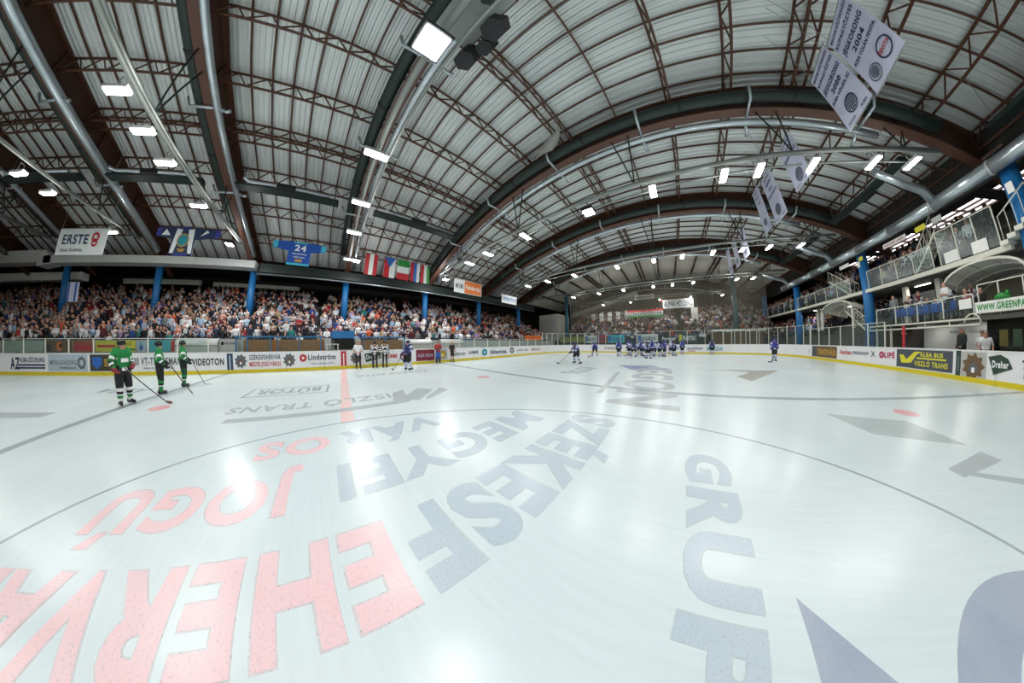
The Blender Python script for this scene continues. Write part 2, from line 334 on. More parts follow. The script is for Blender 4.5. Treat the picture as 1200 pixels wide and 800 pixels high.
for i in range(nP):
    a, b = PP[i], PP[(i+1) % nP]
    o0, o1, i0, i1 = off(a, .12), off(b, .12), off(a, .0), off(b, .0)
    t = (i1-i0)*.004
    for nm, z0, z1, m, d in (('board_panel', .19, 1.17, M_BOARD, 0), ('kick_plate', 0, .19, M_YEL, .02)):
        q0, q1 = off(a, -d)+t, off(b, -d)-t
        mb = MB(); vs = [q0+Z_*z0, q1+Z_*z0, o1+Z_*z0, o0+Z_*z0]; mb.add(vs+[v+Z_*(z1-z0) for v in vs], [(3, 2, 1, 0), (4, 5, 6, 7), (0, 1, 5, 4), (1, 2, 6, 5), (2, 3, 7, 6), (3, 0, 4, 7)])
        U(mb, nm, m, boards)
    mb = MB(); vs = [off(a, -.03)+Z_*1.17, off(b, -.03)+Z_*1.17, off(b, .15)+Z_*1.17, off(a, .15)+Z_*1.17]
    mb.add(vs+[v+Z_*.04 for v in vs], [(3, 2, 1, 0), (4, 5, 6, 7), (0, 1, 5, 4), (1, 2, 6, 5), (2, 3, 7, 6), (3, 0, 4, 7)]); U(mb, 'cap_rail', M_WHITE, boards)
# --- adverts on the boards
def ad(side, y0, y1, bg, items, name='advert', z0=.24, z1=1.13):
    """y0<y1 in metres along the board. items: (kind, ...) in 0..1 panel coordinates, u left->right as read from the ice"""
    mb = MB(); d = .012
    if side == 'L': o = Vector((-15+d, y0, z0)); u = Y_; n = X_
    elif side == 'R': o = Vector((15-d, y1, z0)); u = -Y_; n = -X_
    else: o = Vector((y0, 30-d, z0)); u = X_; n = -Y_
    w = y1-y0; h = z1-z0; mats = []
    def mi(m):
        if m not in mats: mats.append(m)
        return mats.index(m)
    if bg: mb.prism([(0, 0), (w, 0), (w, h), (0, h)], o, u, Z_, -n*.01, mi(bg))
    for k, it in enumerate(items):
        oo = o+n*(.004+.002*k)
        if it[0] == 't': _, s, a, b, c, e, m = it[:7]; letters(mb, s, oo+u*a*w+Z_*b*h, u, Z_, (c-a)*w, (e-b)*h, mi(m), it[7] if len(it) > 7 else .02)
        elif it[0] == 'r': _, a, b, c, e, m = it; flat(mb, oo, u, Z_, [(a*w, b*h), (c*w, b*h), (c*w, e*h), (a*w, e*h)], mi(m))
        elif it[0] == 'o': _, a, b, r, r0, m = it; ring(mb, oo+u*a*w+Z_*b*h, u, Z_, r*h, r0*h, mi(m), n=16)
        elif it[0] == 'p': _, pl, m = it; flat(mb, oo, u, Z_, [(a*w, b*h) for a, b in pl], mi(m))
        elif it[0] == 'crest':
            _, a, b, r, m1, m2 = it; c = oo+u*a*w+Z_*b*h
            pl = [(r*h*(1+.16*(-1)**j)*math.cos(j*math.pi/9)*.95, r*h*(1+.16*(-1)**j)*math.sin(j*math.pi/9)) for j in range(18)]; flat(mb, c, u, Z_, pl, mi(m1))
            flat(mb, c+n*.003, u, Z_, [(-.4*r*h, -.5*r*h), (.4*r*h, -.5*r*h), (.4*r*h, .1*r*h), (0, .35*r*h), (-.4*r*h, .1*r*h)], mi(m2))
            flat(mb, c+n*.005, u, Z_, [(-.15*r*h, -.5*r*h), (.15*r*h, -.5*r*h), (.15*r*h, -.1*r*h), (-.15*r*h, -.1*r*h)], mi(M_WHITEP))
    return U(mb, name, mats, boards)
M_PALEB = mat('pale_blue_print', 'aab9c4', .5); M_OLIVE = mat('dark_olive_print', '3a3a2c', .5); M_MAROON = mat('maroon_print', '7a1f32', .5)
M_MIDB = mat('mid_blue_print', '2a63b0', .5); M_TEALP = mat('teal_print', '1f8fa3', .5); M_SLATE = mat('slate_print', '474d57', .5); M_DKG = mat('dark_green_print', '2c4034', .5)
M_MAG = mat('magenta_print', 'b02660', .5); M_BRZ = mat('bronze_print', '6a5238', .5); M_ORG = mat('orange_print', 'd9702a', .5)
ad('L', -24.3, -20.8, None, [('t', 'AZ', .03, .12, .3, .85, M_NAVY, .03), ('t', 'ALBA-ZÖCHLING', .3, .55, .97, .85, M_NAVY), ('r', .25, .32, .98, .42, M_NAVY), ('r', .2, .14, .98, .24, M_NAVY)])
ad('L', -20.6, -17.25, M_PALEB, [('t', 'METALLO-HOLDING', .05, .4, .74, .68, M_GREYP), ('t', 'fémfeldolgozás', .3, .14, .72, .3, M_GREYP), ('o', .86, .5, .38, .2, M_GREYP)])
ad('L', -17.05, -13.9, M_OLIVE, [('p', [(.06, .85), (.3, .85), (.3, .4), (.18, .1), (.06, .4)], M_MIDB), ('t', 'SALTO', .36, .3, .95, .75, M_GOLD, .04)])
ad('L', -13.7, -10.3, None, [('t', 'III VT-TRANSMAN', .02, .36, .98, .82, M_GREYP, .03), ('t', 'www.vt-transman.hu', .2, .1, .8, .26, M_GREYP)])
ad('L', -9.75, -7.5, None, [('t', 'VIDEOTON', .04, .3, .97, .72, M_BLACK, .03)])
ad('L', -7.38, -7.0, M_NAVY, [('r', .38, .1, .62, .9, M_PALEB)], 'blue_line_marker', 0.02)
ad('L', -6.86, -6.15, None, [('crest', .5, .5, .42, M_GREYP, M_BRZ)])
ad('L', -6.0, -3.95, None, [('t', 'SZÉKESFEHÉRVÁR', .02, .58, .98, .9, M_NAVY, .02), ('t', 'MEGYEI JOGÚ VÁROS', .02, .14, .98, .45, M_RED, .02)])
ad('L', -3.85, -3.05, None, [('crest', .5, .5, .42, M_GREYP, M_BRZ)])
ad('L', -2.8, -.4, None, [('o', .09, .62, .26, .1, M_RED), ('t', 'Lindström', .22, .48, .96, .86, M_GREYP, .04), ('t', 'ruha, szőnyeg, bérlet', .3, .16, .9, .28, M_GREYP)])
ad('L', -.16, .2, M_RED, [('t', 'I', .4, .15, .6, .9, M_WHITEP)], 'centre_line_marker', .02, 1.17)
ad('L', .4, 1.3, None, [('crest', .5, .5, .42, M_GREYP, M_BRZ)])
ad('L', 1.4, 2.6, None, [('p', [(.02, .8), (.95, .95), (.98, .4), (.1, .15)], M_DKG), ('t', 'Dreher', .12, .38, .9, .72, M_WHITEP)])
ad('L', 2.95, 3.85, None, [('t', 'FORME', .03, .4, .97, .72, M_RED, .04)])
ad('L', 4.0, 4.75, None, [('o', .5, .5, .42, .3, M_NAVY), ('o', .5, .5, .2, .05, M_MAG)])
ad('L', 5.3, 6.9, M_MAROON, [('t', 'ALBA REGIA', .08, .35, .92, .65, M_PALEB)])
ad('L', 7.2, 8.1, M_PALEB, [('crest', .5, .5, .4, M_GOLD, M_YELP)])
ad('L', 8.5, 10.1, None, [('t', 'Fehérvár', .05, .3, .95, .7, M_GREYP)])
ad('L', 10.3, 11.6, None, [('t', 'ALFANÁR', .05, .4, .95, .75, M_NAVY, .03)])
ad('L', 11.75, 12.9, None, [('o', .5, .5, .4, .12, M_TEALP)])
ad('L', 13.0, 15.6, None, [('t', 'Hídtechnika', .03, .25, .97, .75, M_NAVY, .03)])
ad('L', 16.0, 16.9, None, [('o', .5, .55, .4, .15, M_GREYP)])
ad('L', 17.2, 19.8, None, [('t', 'HOTEL ALBA', .05, .4, .95, .65, M_GREYP)])
ad('L', 20.2, 22.4, None, [('t', 'MAGYAR HOKI', .05, .35, .95, .7, M_MAROON)])
ad('F', -8.4, -5.4, None, [('t', 'CANCAN', .05, .3, .95, .7, M_MAROON)]); ad('F', -5.0, -3.2, None, [('t', 'Ø=Ö', .1, .2, .9, .8, M_NAVY)])
ad('F', -2.9, 2.6, None, [('t', 'FEHÉRVÁR AV19', .05, .3, .95, .75, M_MIDB)]); ad('F', 3.3, 5.6, None, [('t', 'autóker', .05, .35, .95, .8, M_NAVY), ('r', .1, .1, .5, .2, M_RED)])
ad('F', 5.9, 8.0, None, [('t', 'IMPULZUS', .02, .25, .98, .7, M_TEALP, .04)])
ad('R', 25.4, 27.6, None, [('t', 'Spar', .5, .4, .95, .8, M_GREYP), ('p', [(.05, .2), (.3, .3), (.35, .8), (.1, .7)], M_NAVY)])
ad('R', 23.0, 25.2, None, [('o', .3, .5, .35, .15, M_MIDB), ('t', 'hotel', .5, .3, .95, .7, M_NAVY)])
ad('R', 19.2, 22.7, M_BRZ, [('r', .03, .08, .2, .92, M_SLATE), ('t', 'TEMESVÁRI', .24, .25, .97, .75, M_GOLD, .04)])
ad('R', 15.15, 18.95, None, [('t', 'Auchan', .03, .45, .36, .8, M_RED, .03), ('t', 'SPEEDSHOP', .4, .5, .8, .72, M_NAVY), ('t', 'X', .86, .42, .96, .82, M_BLACK, .0)])
ad('R', 13.75, 15.0, None, [('o', .16, .6, .22, .08, M_MAG), ('t', 'LIPÉ', .34, .45, .97, .78, M_MAG, .04)])
ad('R', 10.35, 13.65, M_SLATE, [('p', [(.06, .7), (.14, .7), (.2, .45), (.36, .9), (.5, .9), (.4, .75), (.3, .3), (.2, .25), (.1, .25)], M_YELP), ('t', 'ALBA BUS', .46, .66, .85, .88, M_YELP, .03), ('r', .4, .52, .9, .6, M_YELP), ('t', 'VISZLÓ TRANS', .36, .16, .93, .42, M_YELP, .03)])
ad('R', 9.97, 10.2, M_DKG, [('r', .3, .3, .7, .8, M_GREYP)], 'door_post', .0, 1.17)
ad('R', 8.86, 9.95, mat('grey_door_print', 'b0b0aa', .5), [('crest', .5, .52, .42, M_BRZ, M_GREYP)], 'gate_panel', .03)
ad('R', 7.82, 8.8, None, [('p', [(.02, .85), (.5, .95), (.8, .8), (.98, .45), (.6, .3), (.25, .15)], M_DKG), ('t', 'Dreher', .18, .45, .82, .72, M_WHITEP, .03)])
ad('R', 6.0, 7.6, None, [('t', 'TOP PONT', .05, .45, .95, .8, M_NAVY, .03), ('t', 'FEHÉRVÁR', .1, .15, .8, .32, M_GREYP)])

# --- glass and stanchions above the boards
def stanchions(pts, zt, name='glass_screen', label='', z0=1.21, group=None, gl=M_GLASS, post=M_CREAM, pr=.045):
    pts = [Vector(p) for p in pts]; g = empty(name, (pts[0].x, pts[0].y, z0), label, 'glass screen', group)
    for i, p in enumerate(pts):
        mb = MB(); mb.box((p.x, p.y, (z0+zt)/2), (pr, pr*1.6, zt-z0)); U(mb, 'stanchion', post, g)
        if i+1 < len(pts):
            q = pts[i+1]; mb = MB(); d = (q-p).normalized(); mb.bar(p+d*.05+Z_*(z0+(zt-z0)*.5), q-d*.05+Z_*(z0+(zt-z0)*.5), .012, zt-z0-.02); U(mb, 'glass_pane', gl, g)
    mb = MB()
    for i in range(len(pts)-1): mb.bar(pts[i]+Z_*zt, pts[i+1]+Z_*zt, .04, .03)
    U(mb, 'top_rail', post, g); return g
Lpts = [(-15.06, y, 0) for y in np.arange(-25, -8.5, 2.05)]
stanchions(Lpts, 2.0, label='low glass screen on the left boards behind the green players')
stanchions([(-15.06, y, 0) for y in np.arange(9.4, 23.1, 1.7)], 2.05, label='low glass screen on the left boards beyond the silver bench shelters')
far = [off(p, .07) for p in PP if p.y > 22.9]; far.sort(key=lambda p: p.x)
stanchions(far, 3.0, label='tall glass screen curving round the far end of the rink')
stanchions([(15.06, y, 0) for y in np.arange(14.6, 23.2, 1.42)], 2.6, label='glass screen on the right boards beneath the seated balcony')
# protective netting behind the far goal
net = empty('protective_net', (0, 30.2, 3.0), 'dark protective netting hanging behind the far goal', 'net')
mb = MB(); n_ = 14
for i in range(n_):
    for j in range(4):
        x0, x1 = -14+28*i/n_, -14+28*(i+1)/n_; z0, z1 = 3.0+1.9*j, 3.0+1.9*(j+1)
        yy = lambda x, z: 30.2+.06*math.sin(x*1.3)+.03*math.sin(z*2)
        mb.add([(x0, yy(x0, z0), z0), (x1, yy(x1, z0), z0), (x1, yy(x1, z1), z1), (x0, yy(x0, z1), z1)], [(0, 1, 2, 3)])
U(mb, 'netting', M_NET, net)
mb = MB(); mb.tube([(-14, 30.2, 10.6), (14, 30.2, 10.6)], .02, 6); U(mb, 'support_cable', M_GREYST, net)
for x in (-14, -7, 0, 7, 14):
    mb = MB(); mb.tube([(x, 30.2, 3.0), (x, 30.2, ztop(x)-.4)], .015, 5); U(mb, 'hanging_rope', M_GREYST, net)

# --- ceiling: corrugated vault as real geometry
M_DECK = mat('corrugated_deck', 'dadfdd', .5, .25, .1, .4)
mb = MB(); P = .3; ys = []
y = YN
while y < 27.6: ys += [(y, 0), (y+.11, 0), (y+.15, .07), (y+.26, .07)]; y += P
xs = [XL+(XR-XL)*i/26 for i in range(27)]
vs = [(x, yy, ztop(x)+.14+dz) for x in xs for yy, dz in ys]; n = len(ys)
mb.add(vs, [(i*n+j, i*n+j+1, (i+1)*n+j+1, (i+1)*n+j) for i in range(26) for j in range(n-1)])
ceil = mb.build('ceiling', M_DECK, kind='structure')
mb = MB()       # smooth pale lining over the far bays
for yy in np.arange(27.6, YF-.1, 2.43):
    mb2 = MB(); y1_ = min(yy+2.4, YF); mb2.add([(x, q, ztop(x)+.14+w) for x in xs for q in (yy, y1_) for w in (0, .04)], [(4*i, 4*i+2, 4*i+6, 4*i+4) for i in range(26)]+[(4*i+1, 4*i+5, 4*i+7, 4*i+3) for i in range(26)])
    mb2.build('lining_panel', mat('cream_roof_lining', 'e3e3d8', .7, 0, .06, .6), ceil)
yy = YN+.6
while yy < 27.4:
    mb = MB(); q = [(x, yy, ztop(x)+.06) for x in xs[::2]]
    for a, b in zip(q, q[1:]): mb.bar(a, b, .07, .1)
    mb.build('purlin', M_STEEL, ceil); yy += 1.14
# side roofs over the stands
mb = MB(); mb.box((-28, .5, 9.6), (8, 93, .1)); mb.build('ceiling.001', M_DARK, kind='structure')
M_SKY = mat('daylit_skylight', 'ffffff', .5, 0, 0, emit=3.2, ecol='f3f6ff')
rr = MB(); M_RDARK = mat('dark_side_roof', '2b2a26', .8)
for x0, x1 in ((18.6, 22.0), (24.4, 27.2)): rr.box(((x0+x1)/2, .5, 9.0), (x1-x0, 93, .08))
for y0, y1 in ((YN, 8.2), (11.2, 12.2), (16.4, 17.4), (21.6, 22.6), (26, YF)): rr.box((23.2, (y0+y1)/2, 9.0), (2.4, y1-y0, .08))
ceil3 = rr.build('ceiling.002', M_RDARK, kind='structure')
for k, (y0, y1) in enumerate(((8.2, 11.2), (12.2, 16.4), (17.4, 21.6), (22.6, 26))):
    w = empty('window_%d' % (k+1), (21.2, y0, 9.0), kind='structure')
    for j in range(3):
        mb = MB(); mb.box((22.4+.8*j, (y0+y1)/2, 9.03), (.66, y1-y0, .03)); U(mb, 'pane', M_SKY, w)
    mb = MB()
    for j in range(4): mb.box((22.0+.8*j, (y0+y1)/2, 8.97), (.14, y1-y0, .12))
    for yb in np.arange(y0+1.5, y1, 1.5): mb.box((23.2, yb, 8.93), (2.4, .1, .12))
    U(mb, 'frame', M_STEEL, w)
mb = MB(); mb.box((18.6, .5, 9.1), (.12, 93, 2.0)); mb.build('trim_1', M_RDARK, kind='structure')
# walls
M_WALLD = mat('dark_hall_wall', '2e2c28', .85, 0, .2, .5); M_WALLP = mat('pale_sheet_wall', 'b9bbb2', .7, 0, .1, .6); M_WALLB = mat('brown_panel_wall', '4c4235', .8, 0, .2, .5)
mb = MB(); mb.box((-31.8, .5, 4.5), (.2, 93, 10.6)); mb.build('wall_left', M_WALLD, kind='structure')
mb = MB(); mb.box((27.2, .5, 4.3), (.2, 93, 9.6)); mb.build('wall_right', M_WALLP, kind='structure')
mb = MB(); mb.prism([(-31.8, -.6), (27.2, -.6), (27.2, 9.1), (XR, 9.3)]+[(x, ztop(x)+.14) for x in xs[::-1]]+[(-31.8, 9.6)], (0, YF, 0), X_, Z_, (0, .2, 0)); wf = mb.build('wall_far', M_WALLB, kind='structure')
mb = MB(); mb.prism([(-31.8, -.6), (27.2, -.6), (27.2, 9.1), (XR, 9.3)]+[(x, ztop(x)+.14) for x in xs[::-1]]+[(-31.8, 9.6)], (0, YN, 0), X_, Z_, (0, -.2, 0)); mb.build('wall_near', M_WALLB, kind='structure')
mb = MB()      # vertical cladding ribs on the far wall
for x in np.arange(-24, 20, .9): mb.box((x, YF-.05, (zbot(x)+3)/2), (.08, .1, zbot(x)-3))
mb.build('cladding_rib', M_WALLD, wf, kind='stuff')

# ================================================================== ROOF STEEL
def U2(mb_, name, m, par): return U(mb_, name, m, par)
GX = [XL+(XR-XL)*i/20 for i in range(21)]
for k in range(-4, 6):
    if k == 4: continue
    y = k*BAY; nm = {0: 'overhead', 1: 'first beyond the camera', 2: 'second towards the far end', 3: 'third towards the far end', 4: 'fourth towards the far end', 5: 'last, against the far wall', -1: 'first on the left side', -2: 'second on the left side', -3: 'third on the left side', -4: 'nearest the rear wall'}[k]
    g = empty('roof_girder', (XL, y, ztop(XL)-1), 'arched rust-brown roof girder, '+nm, 'girder', 'arched roof girders')
    mb = MB(); P0 = [(x, zbot(x)+.05) for x in GX]+[(x, ztop(x)-.05) for x in GX[::-1]]; n = len(GX)
    vs = [(x, y+s*.04, z) for s in (-1, 1) for x, z in P0]; fs = []
    for i in range(n-1):
        a, b, c, d = i, i+1, 2*n-2-i, 2*n-1-i; fs += [(a, b, c, d), (d+2*n, c+2*n, b+2*n, a+2*n)]
    mb.add(vs, fs); U2(mb, 'web', M_STEELD, g)
    for nm2, fz in (('bottom_flange', zbot), ('top_flange', ztop)):
        mb = MB()
        for a, b in zip(GX, GX[1:]): mb.bar((a, y, fz(a)), (b, y, fz(b)), .5, .1)
        U2(mb, nm2, mat('flange_steel', '583a2e' if nm2[0] == 'b' else '5a3325', .5) if nm2[0] == 'b' else M_STEEL, g)
    for x in GX[1:-1:2]: mb = MB(); mb.box((x, y, (zbot(x)+ztop(x))/2), (.05, .42, 1.5)); U2(mb, 'web_stiffener', M_STEELD, g)
    sd = -1
    d = empty('air_duct', (-21, y+sd*.5, zbot(-21)+.4), 'dark green round air duct strapped along the girder, '+nm, 'duct', 'air ducts along the girders')
    mb = MB(); mb.tube([(x, y+sd*.62, zbot(x)+.32) for x in np.linspace(-20, 15.5, 22)], .3, 10); U2(mb, 'duct_tube', M_DUCT, d)
    for x in np.linspace(-18, 14, 7): mb = MB(); mb.tube([(x, y+sd*.62, zbot(x)+.32), (x+.14, y+sd*.62, zbot(x)+.32)], .33, 10); U2(mb, 'clamp_band', M_BLACK, d)
    p = empty('vent_pipe', (-20, y-sd*.6, zbot(-20)-.15), 'silver galvanised pipe clipped below the girder, '+nm, 'pipe', 'silver pipes along the girders')
    px = np.linspace(-21, 13 if k else 12, 20)
    mb = MB(); mb.tube([(x, y-sd*.52, zbot(x)-.12) for x in px], .27 if k == -2 else .18, 8); U2(mb, 'pipe_run', M_GALV, p)
    for x in np.linspace(-15, 12, 6):
        mb = MB(); mb.tube([(x, y-sd*.52, zbot(x)-.1), (x+.05, y-sd*1.1, zbot(x)-.3), (x+.1, y-sd*1.3, zbot(x)-.3)], .09, 6); mb.tube([(x, y-sd*.5, zbot(x)-.1), (x, y+sd*.95, zbot(x)-.2), (x+.1, y+sd*1.25, zbot(x)+.25)], .08, 6); U2(mb, 'branch_outlet', M_GALV, p)
# joists between the girders
JX = [-20.6, -17.7, -14.7, -11.8, -8.85, -5.9, -2.95, .3, 3.2, 6.15, 9.2, 12.3, 15.4, 18.3]
TRI = {-11.8, -2.95, 9.2}
NPN = 6; PL = (BAY-.1)/NPN; DP = .82
def rod(p, q, w, name, m): mb = MB(); mb.bar(p, q, w, w); return mb.mesh(name, m)
me_ch = rod((0, 0, 0), (0, BAY-.1, 0), .09, 'chord', M_STEEL)
me_up = rod((0, 0, -DP), (0, PL/2, 0), .055, 'diagonal', M_STEEL); me_dn = rod((0, PL/2, 0), (0, PL, -DP), .055, 'diagonal', M_STEEL)
mbw = MB()
for i in range(NPN):
    mbw.bar((0, PL*i, -DP), (0, PL*(i+.5), 0), .055, .055); mbw.bar((0, PL*(i+.5), 0), (0, PL*(i+1), -DP), .055, .055)
me_web = mbw.mesh('web_bars', M_STEEL)
JORD = ['first', 'second', 'third', 'fourth', 'fifth', 'sixth', 'seventh', 'eighth', 'ninth', 'tenth', 'eleventh', 'twelfth', 'thirteenth', 'last']
JBAY = {-5: 'rearmost bay', -4: 'fourth left bay', -3: 'third left bay', -2: 'second left bay', -1: 'first left bay', 0: 'first right bay', 1: 'second right bay', 2: 'third right bay', 3: 'fourth bay toward the far end', 4: 'last bay at the far wall'}
for k in range(-5, 5):
    for x in JX:
        if k == 4: continue
        if k == 3:
            for q in ((-.35, .35) if x in TRI or x == 12.3 else (0,)):
                jb = MB(); jb.box((x+q, (27.7+45.5)/2, ztop(x)-.17), (.15, 17.6, .36)); tag(jb.build('roof_beam', M_STEELD), 'solid dark roof beam under the pale far ceiling, %s%s from the left wall' % ('pair member, ' if q else '', JORD[JX.index(x)]+(' left' if q < 0 else ' right' if q > 0 else '')), 'beam', 'solid beams of the far ceiling')
            continue
        tri = x in TRI; z = ztop(x)-.06
        j = empty('roof_joist', (x, k*BAY+.05, z), ('triple-chord ' if tri else '')+'lattice roof joist, %s from the left wall, in the %s' % (JORD[JX.index(x)], JBAY[k]), 'joist', 'lattice roof joists')
        near = -3 <= k <= 1
        for s in ((-.32, .32) if tri else (0,)):
            link('top_chord', me_ch, j, (s, 0, 0))
            if near:
                for i in range(NPN):
                    for me in (me_up, me_dn): link('diagonal', me, j, (s, PL*i, 0))
            else: tag(link('web_bars', me_web, j, (s, 0, 0)), kind='stuff')
            link('bottom_chord', me_ch, j, (s, 0, -DP))
# ================================================================== STANDS
TREAD, RISE, NROW = .8, .42, 12
LX0, LZ0 = -18.0, 1.25
M_STEP = mat('dusty_grey_terrace', '4e4c48', .9, 0, .2, 1.5)
def terrace(name, n, mk):
    mb0 = MB(); t = None
    for i in range(n):
        mb = MB(); mk(mb, i)
        if t is None: t = mb.build(name, M_STEP, kind='structure')
        else: mb.build('step', M_STEP, t)
    return t
terrace('terrace_left', NROW, lambda mb, i: mb.box((LX0-TREAD*(i+.5), -8, (LZ0+RISE*i)/2-.02), (TREAD-.004, 76, LZ0+RISE*i)))
FY0, FZ0 = 33.0, 1.6
terrace('terrace_far', 13, lambda mb, i: mb.box((-.5, FY0+TREAD*(i+.5), (FZ0+RISE*i)/2-.02), (34, TREAD-.004, FZ0+RISE*i)))
RX0, RZ0 = 17.3, 5.0
deck = terrace('balcony_upper', 5, lambda mb, i: mb.box((RX0+.9*(i+.5), 20, RZ0-.12+.2*i), (.896, 52, .24+.4*i)))
lowr = terrace('terrace_right', 5, lambda mb, i: mb.box((17.6+.8*(i+.5), 30.5, (2.1+.36*i)/2), (.796, 30, 2.1+.36*i)))
mb = MB(); mb.box((17.2, 11.7, 2.42), (2.4, 9.8, .16)); lowb = mb.build('balcony_lower', M_STEP, kind='structure')
mb = MB(); mb.box((18.6, 10, 1.2), (.15, 9.5, 2.3)); mb.build('wall_bench', M_SILV, kind='structure')
mb = MB(); mb.box((21.6, 6, 2.4), (.2, 20, 5.0)); mb.build('wall_balcony_back', mat('olive_grey_wall', '6b6a5b', .8), kind='structure')
mb = MB(); mb.box((-17.9, -8, .98), (.1, 76, 1.96)); mb.build('wall_stand_front', M_SILV, kind='structure')
mb = MB(); mb.box((-.5, 32.6, 1.0), (36, .1, 2.0)); mb.build('wall_far_stand_front', mat('dark_green_wall', '1f2b24', .7), kind='structure')

# ================================================================== PEOPLE
BASE = dict(pel=(0, 0, .96), waist=(0, 0, 1.10), chest=(0, 0, 1.30), neck=(0, -.01, 1.47), jaw=(0, .02, 1.56), head=(0, .01, 1.65), crown=(0, 0, 1.72),
            sl=(-.19, 0, 1.41), el=(-.26, -.02, 1.13), wl=(-.27, .08, .90), hl=(-.27, .11, .82), sr=(.19, 0, 1.41), er=(.26, -.02, 1.13), wr=(.27, .08, .90), hr=(.27, .11, .82),
            tl=(-.10, 0, .90), kl=(-.11, .02, .50), al=(-.12, -.02, .10), fl=(-.13, .16, .04), tr=(.10, 0, .90), kr=(.11, .02, .50), ar=(.12, -.02, .10), fr=(.13, .16, .04))
RAD = dict(pel=.15, waist=.135, chest=.16, neck=.06, jaw=.085, head=.10, crown=.055, s=.085, e=.055, w=.036, h=.03, t=.10, k=.065, a=.045, f=.035)
EDG = [('pel', 'waist', 'torso'), ('waist', 'chest', 'torso'), ('chest', 'neck', 'torso'), ('neck', 'jaw', 'head'), ('jaw', 'head', 'head'), ('head', 'crown', 'hair')]
for s in 'lr': EDG += [('chest', 's'+s, 'torso'), ('s'+s, 'e'+s, 'uarm'), ('e'+s, 'w'+s, 'farm'), ('w'+s, 'h'+s, 'hand'), ('pel', 't'+s, 'hips'), ('t'+s, 'k'+s, 'thigh'), ('k'+s, 'a'+s, 'shin'), ('a'+s, 'f'+s, 'foot')]
REG = ['torso', 'head', 'hair', 'uarm', 'farm', 'hand', 'hips', 'thigh', 'shin', 'foot']
def rad(k, sc): return RAD.get(k, RAD.get(k[0], .05))*sc.get(k, sc.get(k[0], 1))
def body(pose, sub=1, bulk={}):
    """one continuous skinned body; returns verts, faces, region name per face, t along bone per face"""
    J = dict(BASE); J.update(pose); names = list(J); idx = {n: i for i, n in enumerate(names)}
    me = bpy.data.meshes.new('b'); me.from_pydata([J[n] for n in names], [(idx[a], idx[b]) for a, b, _ in EDG], [])
    ob = bpy.data.objects.new('b', me); COL.objects.link(ob)
    ob.modifiers.new('s', 'SKIN'); sk = me.skin_vertices[0].data
    for n in names:
        r = rad(n, bulk); sk[idx[n]].radius = (r*(1.25 if n in ('pel', 'waist', 'chest') else 1), r*(.8 if n in ('pel', 'waist', 'chest') else 1)); sk[idx[n]].use_root = n == 'pel'
    if sub: m = ob.modifiers.new('u', 'SUBSURF'); m.levels = sub
    dg = bpy.context.evaluated_depsgraph_get(); ev = ob.evaluated_get(dg); em = ev.to_mesh()
    V = [v.co.copy() for v in em.vertices]; Fc = [tuple(p.vertices) for p in em.polygons]; reg = []; tt = []
    for f in Fc:
        c = sum((V[i] for i in f), Vector())/len(f); best = None
        for a, b, r in EDG:
            A, B = Vector(J[a]), Vector(J[b]); d = B-A; t = max(0, min(1, (c-A).dot(d)/max(d.length_squared, 1e-6))); rr_ = rad(a, bulk)*(1-t)+rad(b, bulk)*t
            q = (c-A-d*t).length-rr_*.9
            if best is None or q < best[0]: best = (q, r, t)
        r = best[1]
        if r == 'head' and c.y < J['head'][1]-.035 and c.z > J['jaw'][2]: r = 'hair'
        reg.append(r); tt.append(best[2])
    ev.to_mesh_clear(); bpy.data.objects.remove(ob); bpy.data.meshes.remove(me)
    return V, Fc, reg, tt, J
def fingers(mb, w, h, m, k=1.0):            # palm joint w -> h, four unequal fingers and a thumb
    w, h = Vector(w), Vector(h); d = (h-w).normalized(); u, v = frame(d)
    for i, (s, L) in enumerate(((-1.5, .065), (-.5, .08), (.5, .085), (1.5, .07))):
        b = h+u*s*.018*k; mid = b+d*L*.5*k+v*.006; mb.tube([b-d*.02, mid, mid+(d*.7+v*.7).normalized()*L*.5*k], [.0095*k, .009*k, .007*k], 5, m)
    mb.tube([w+d*.02+u*.02*k, w+d*.05+u*.05*k, w+d*.085+u*.055*k+v*.02], [.011*k, .010*k, .008*k], 5, m)
SIT = dict(pel=(0, -.05, .50), waist=(0, -.07, .63), chest=(0, -.05, .84), neck=(0, -.04, 1.01), jaw=(0, 0, 1.10), head=(0, -.01, 1.19), crown=(0, -.02, 1.26),
           sl=(-.19, -.05, .95), sr=(.19, -.05, .95), el=(-.25, .02, .70), er=(.25, .02, .70), wl=(-.16, .24, .62), wr=(.16, .24, .62), hl=(-.12, .30, .62), hr=(.12, .30, .62),
           tl=(-.10, 0, .50), tr=(.10, 0, .50), kl=(-.13, .40, .50), kr=(.13, .40, .50), al=(-.13, .38, .10), ar=(.13, .38, .10), fl=(-.14, .54, .04), fr=(.14, .54, .04))
def mod(base, **k): d = dict(base); d.update(k); return d
UPC = dict(el=(-.30, .12, 1.22), er=(.30, .12, 1.22), wl=(-.10, .30, 1.38), wr=(.10, .30, 1.38), hl=(-.03, .33, 1.43), hr=(.03, .33, 1.43))       # clapping
UPA = dict(el=(-.34, .02, 1.60), er=(.34, .02, 1.60), wl=(-.30, .06, 1.86), wr=(.30, .06, 1.86), hl=(-.29, .07, 1.95), hr=(.29, .07, 1.95))       # arms raised
FOLD = dict(el=(-.25, .06, 1.12), er=(.25, .06, 1.12), wl=(.06, .20, 1.18), wr=(-.06, .22, 1.14), hl=(.14, .18, 1.20), hr=(-.14, .18, 1.16))
M_SHIRT = mat('fan_shirt', 'ffffff', .8, 0, .25, 14, objcol=True)
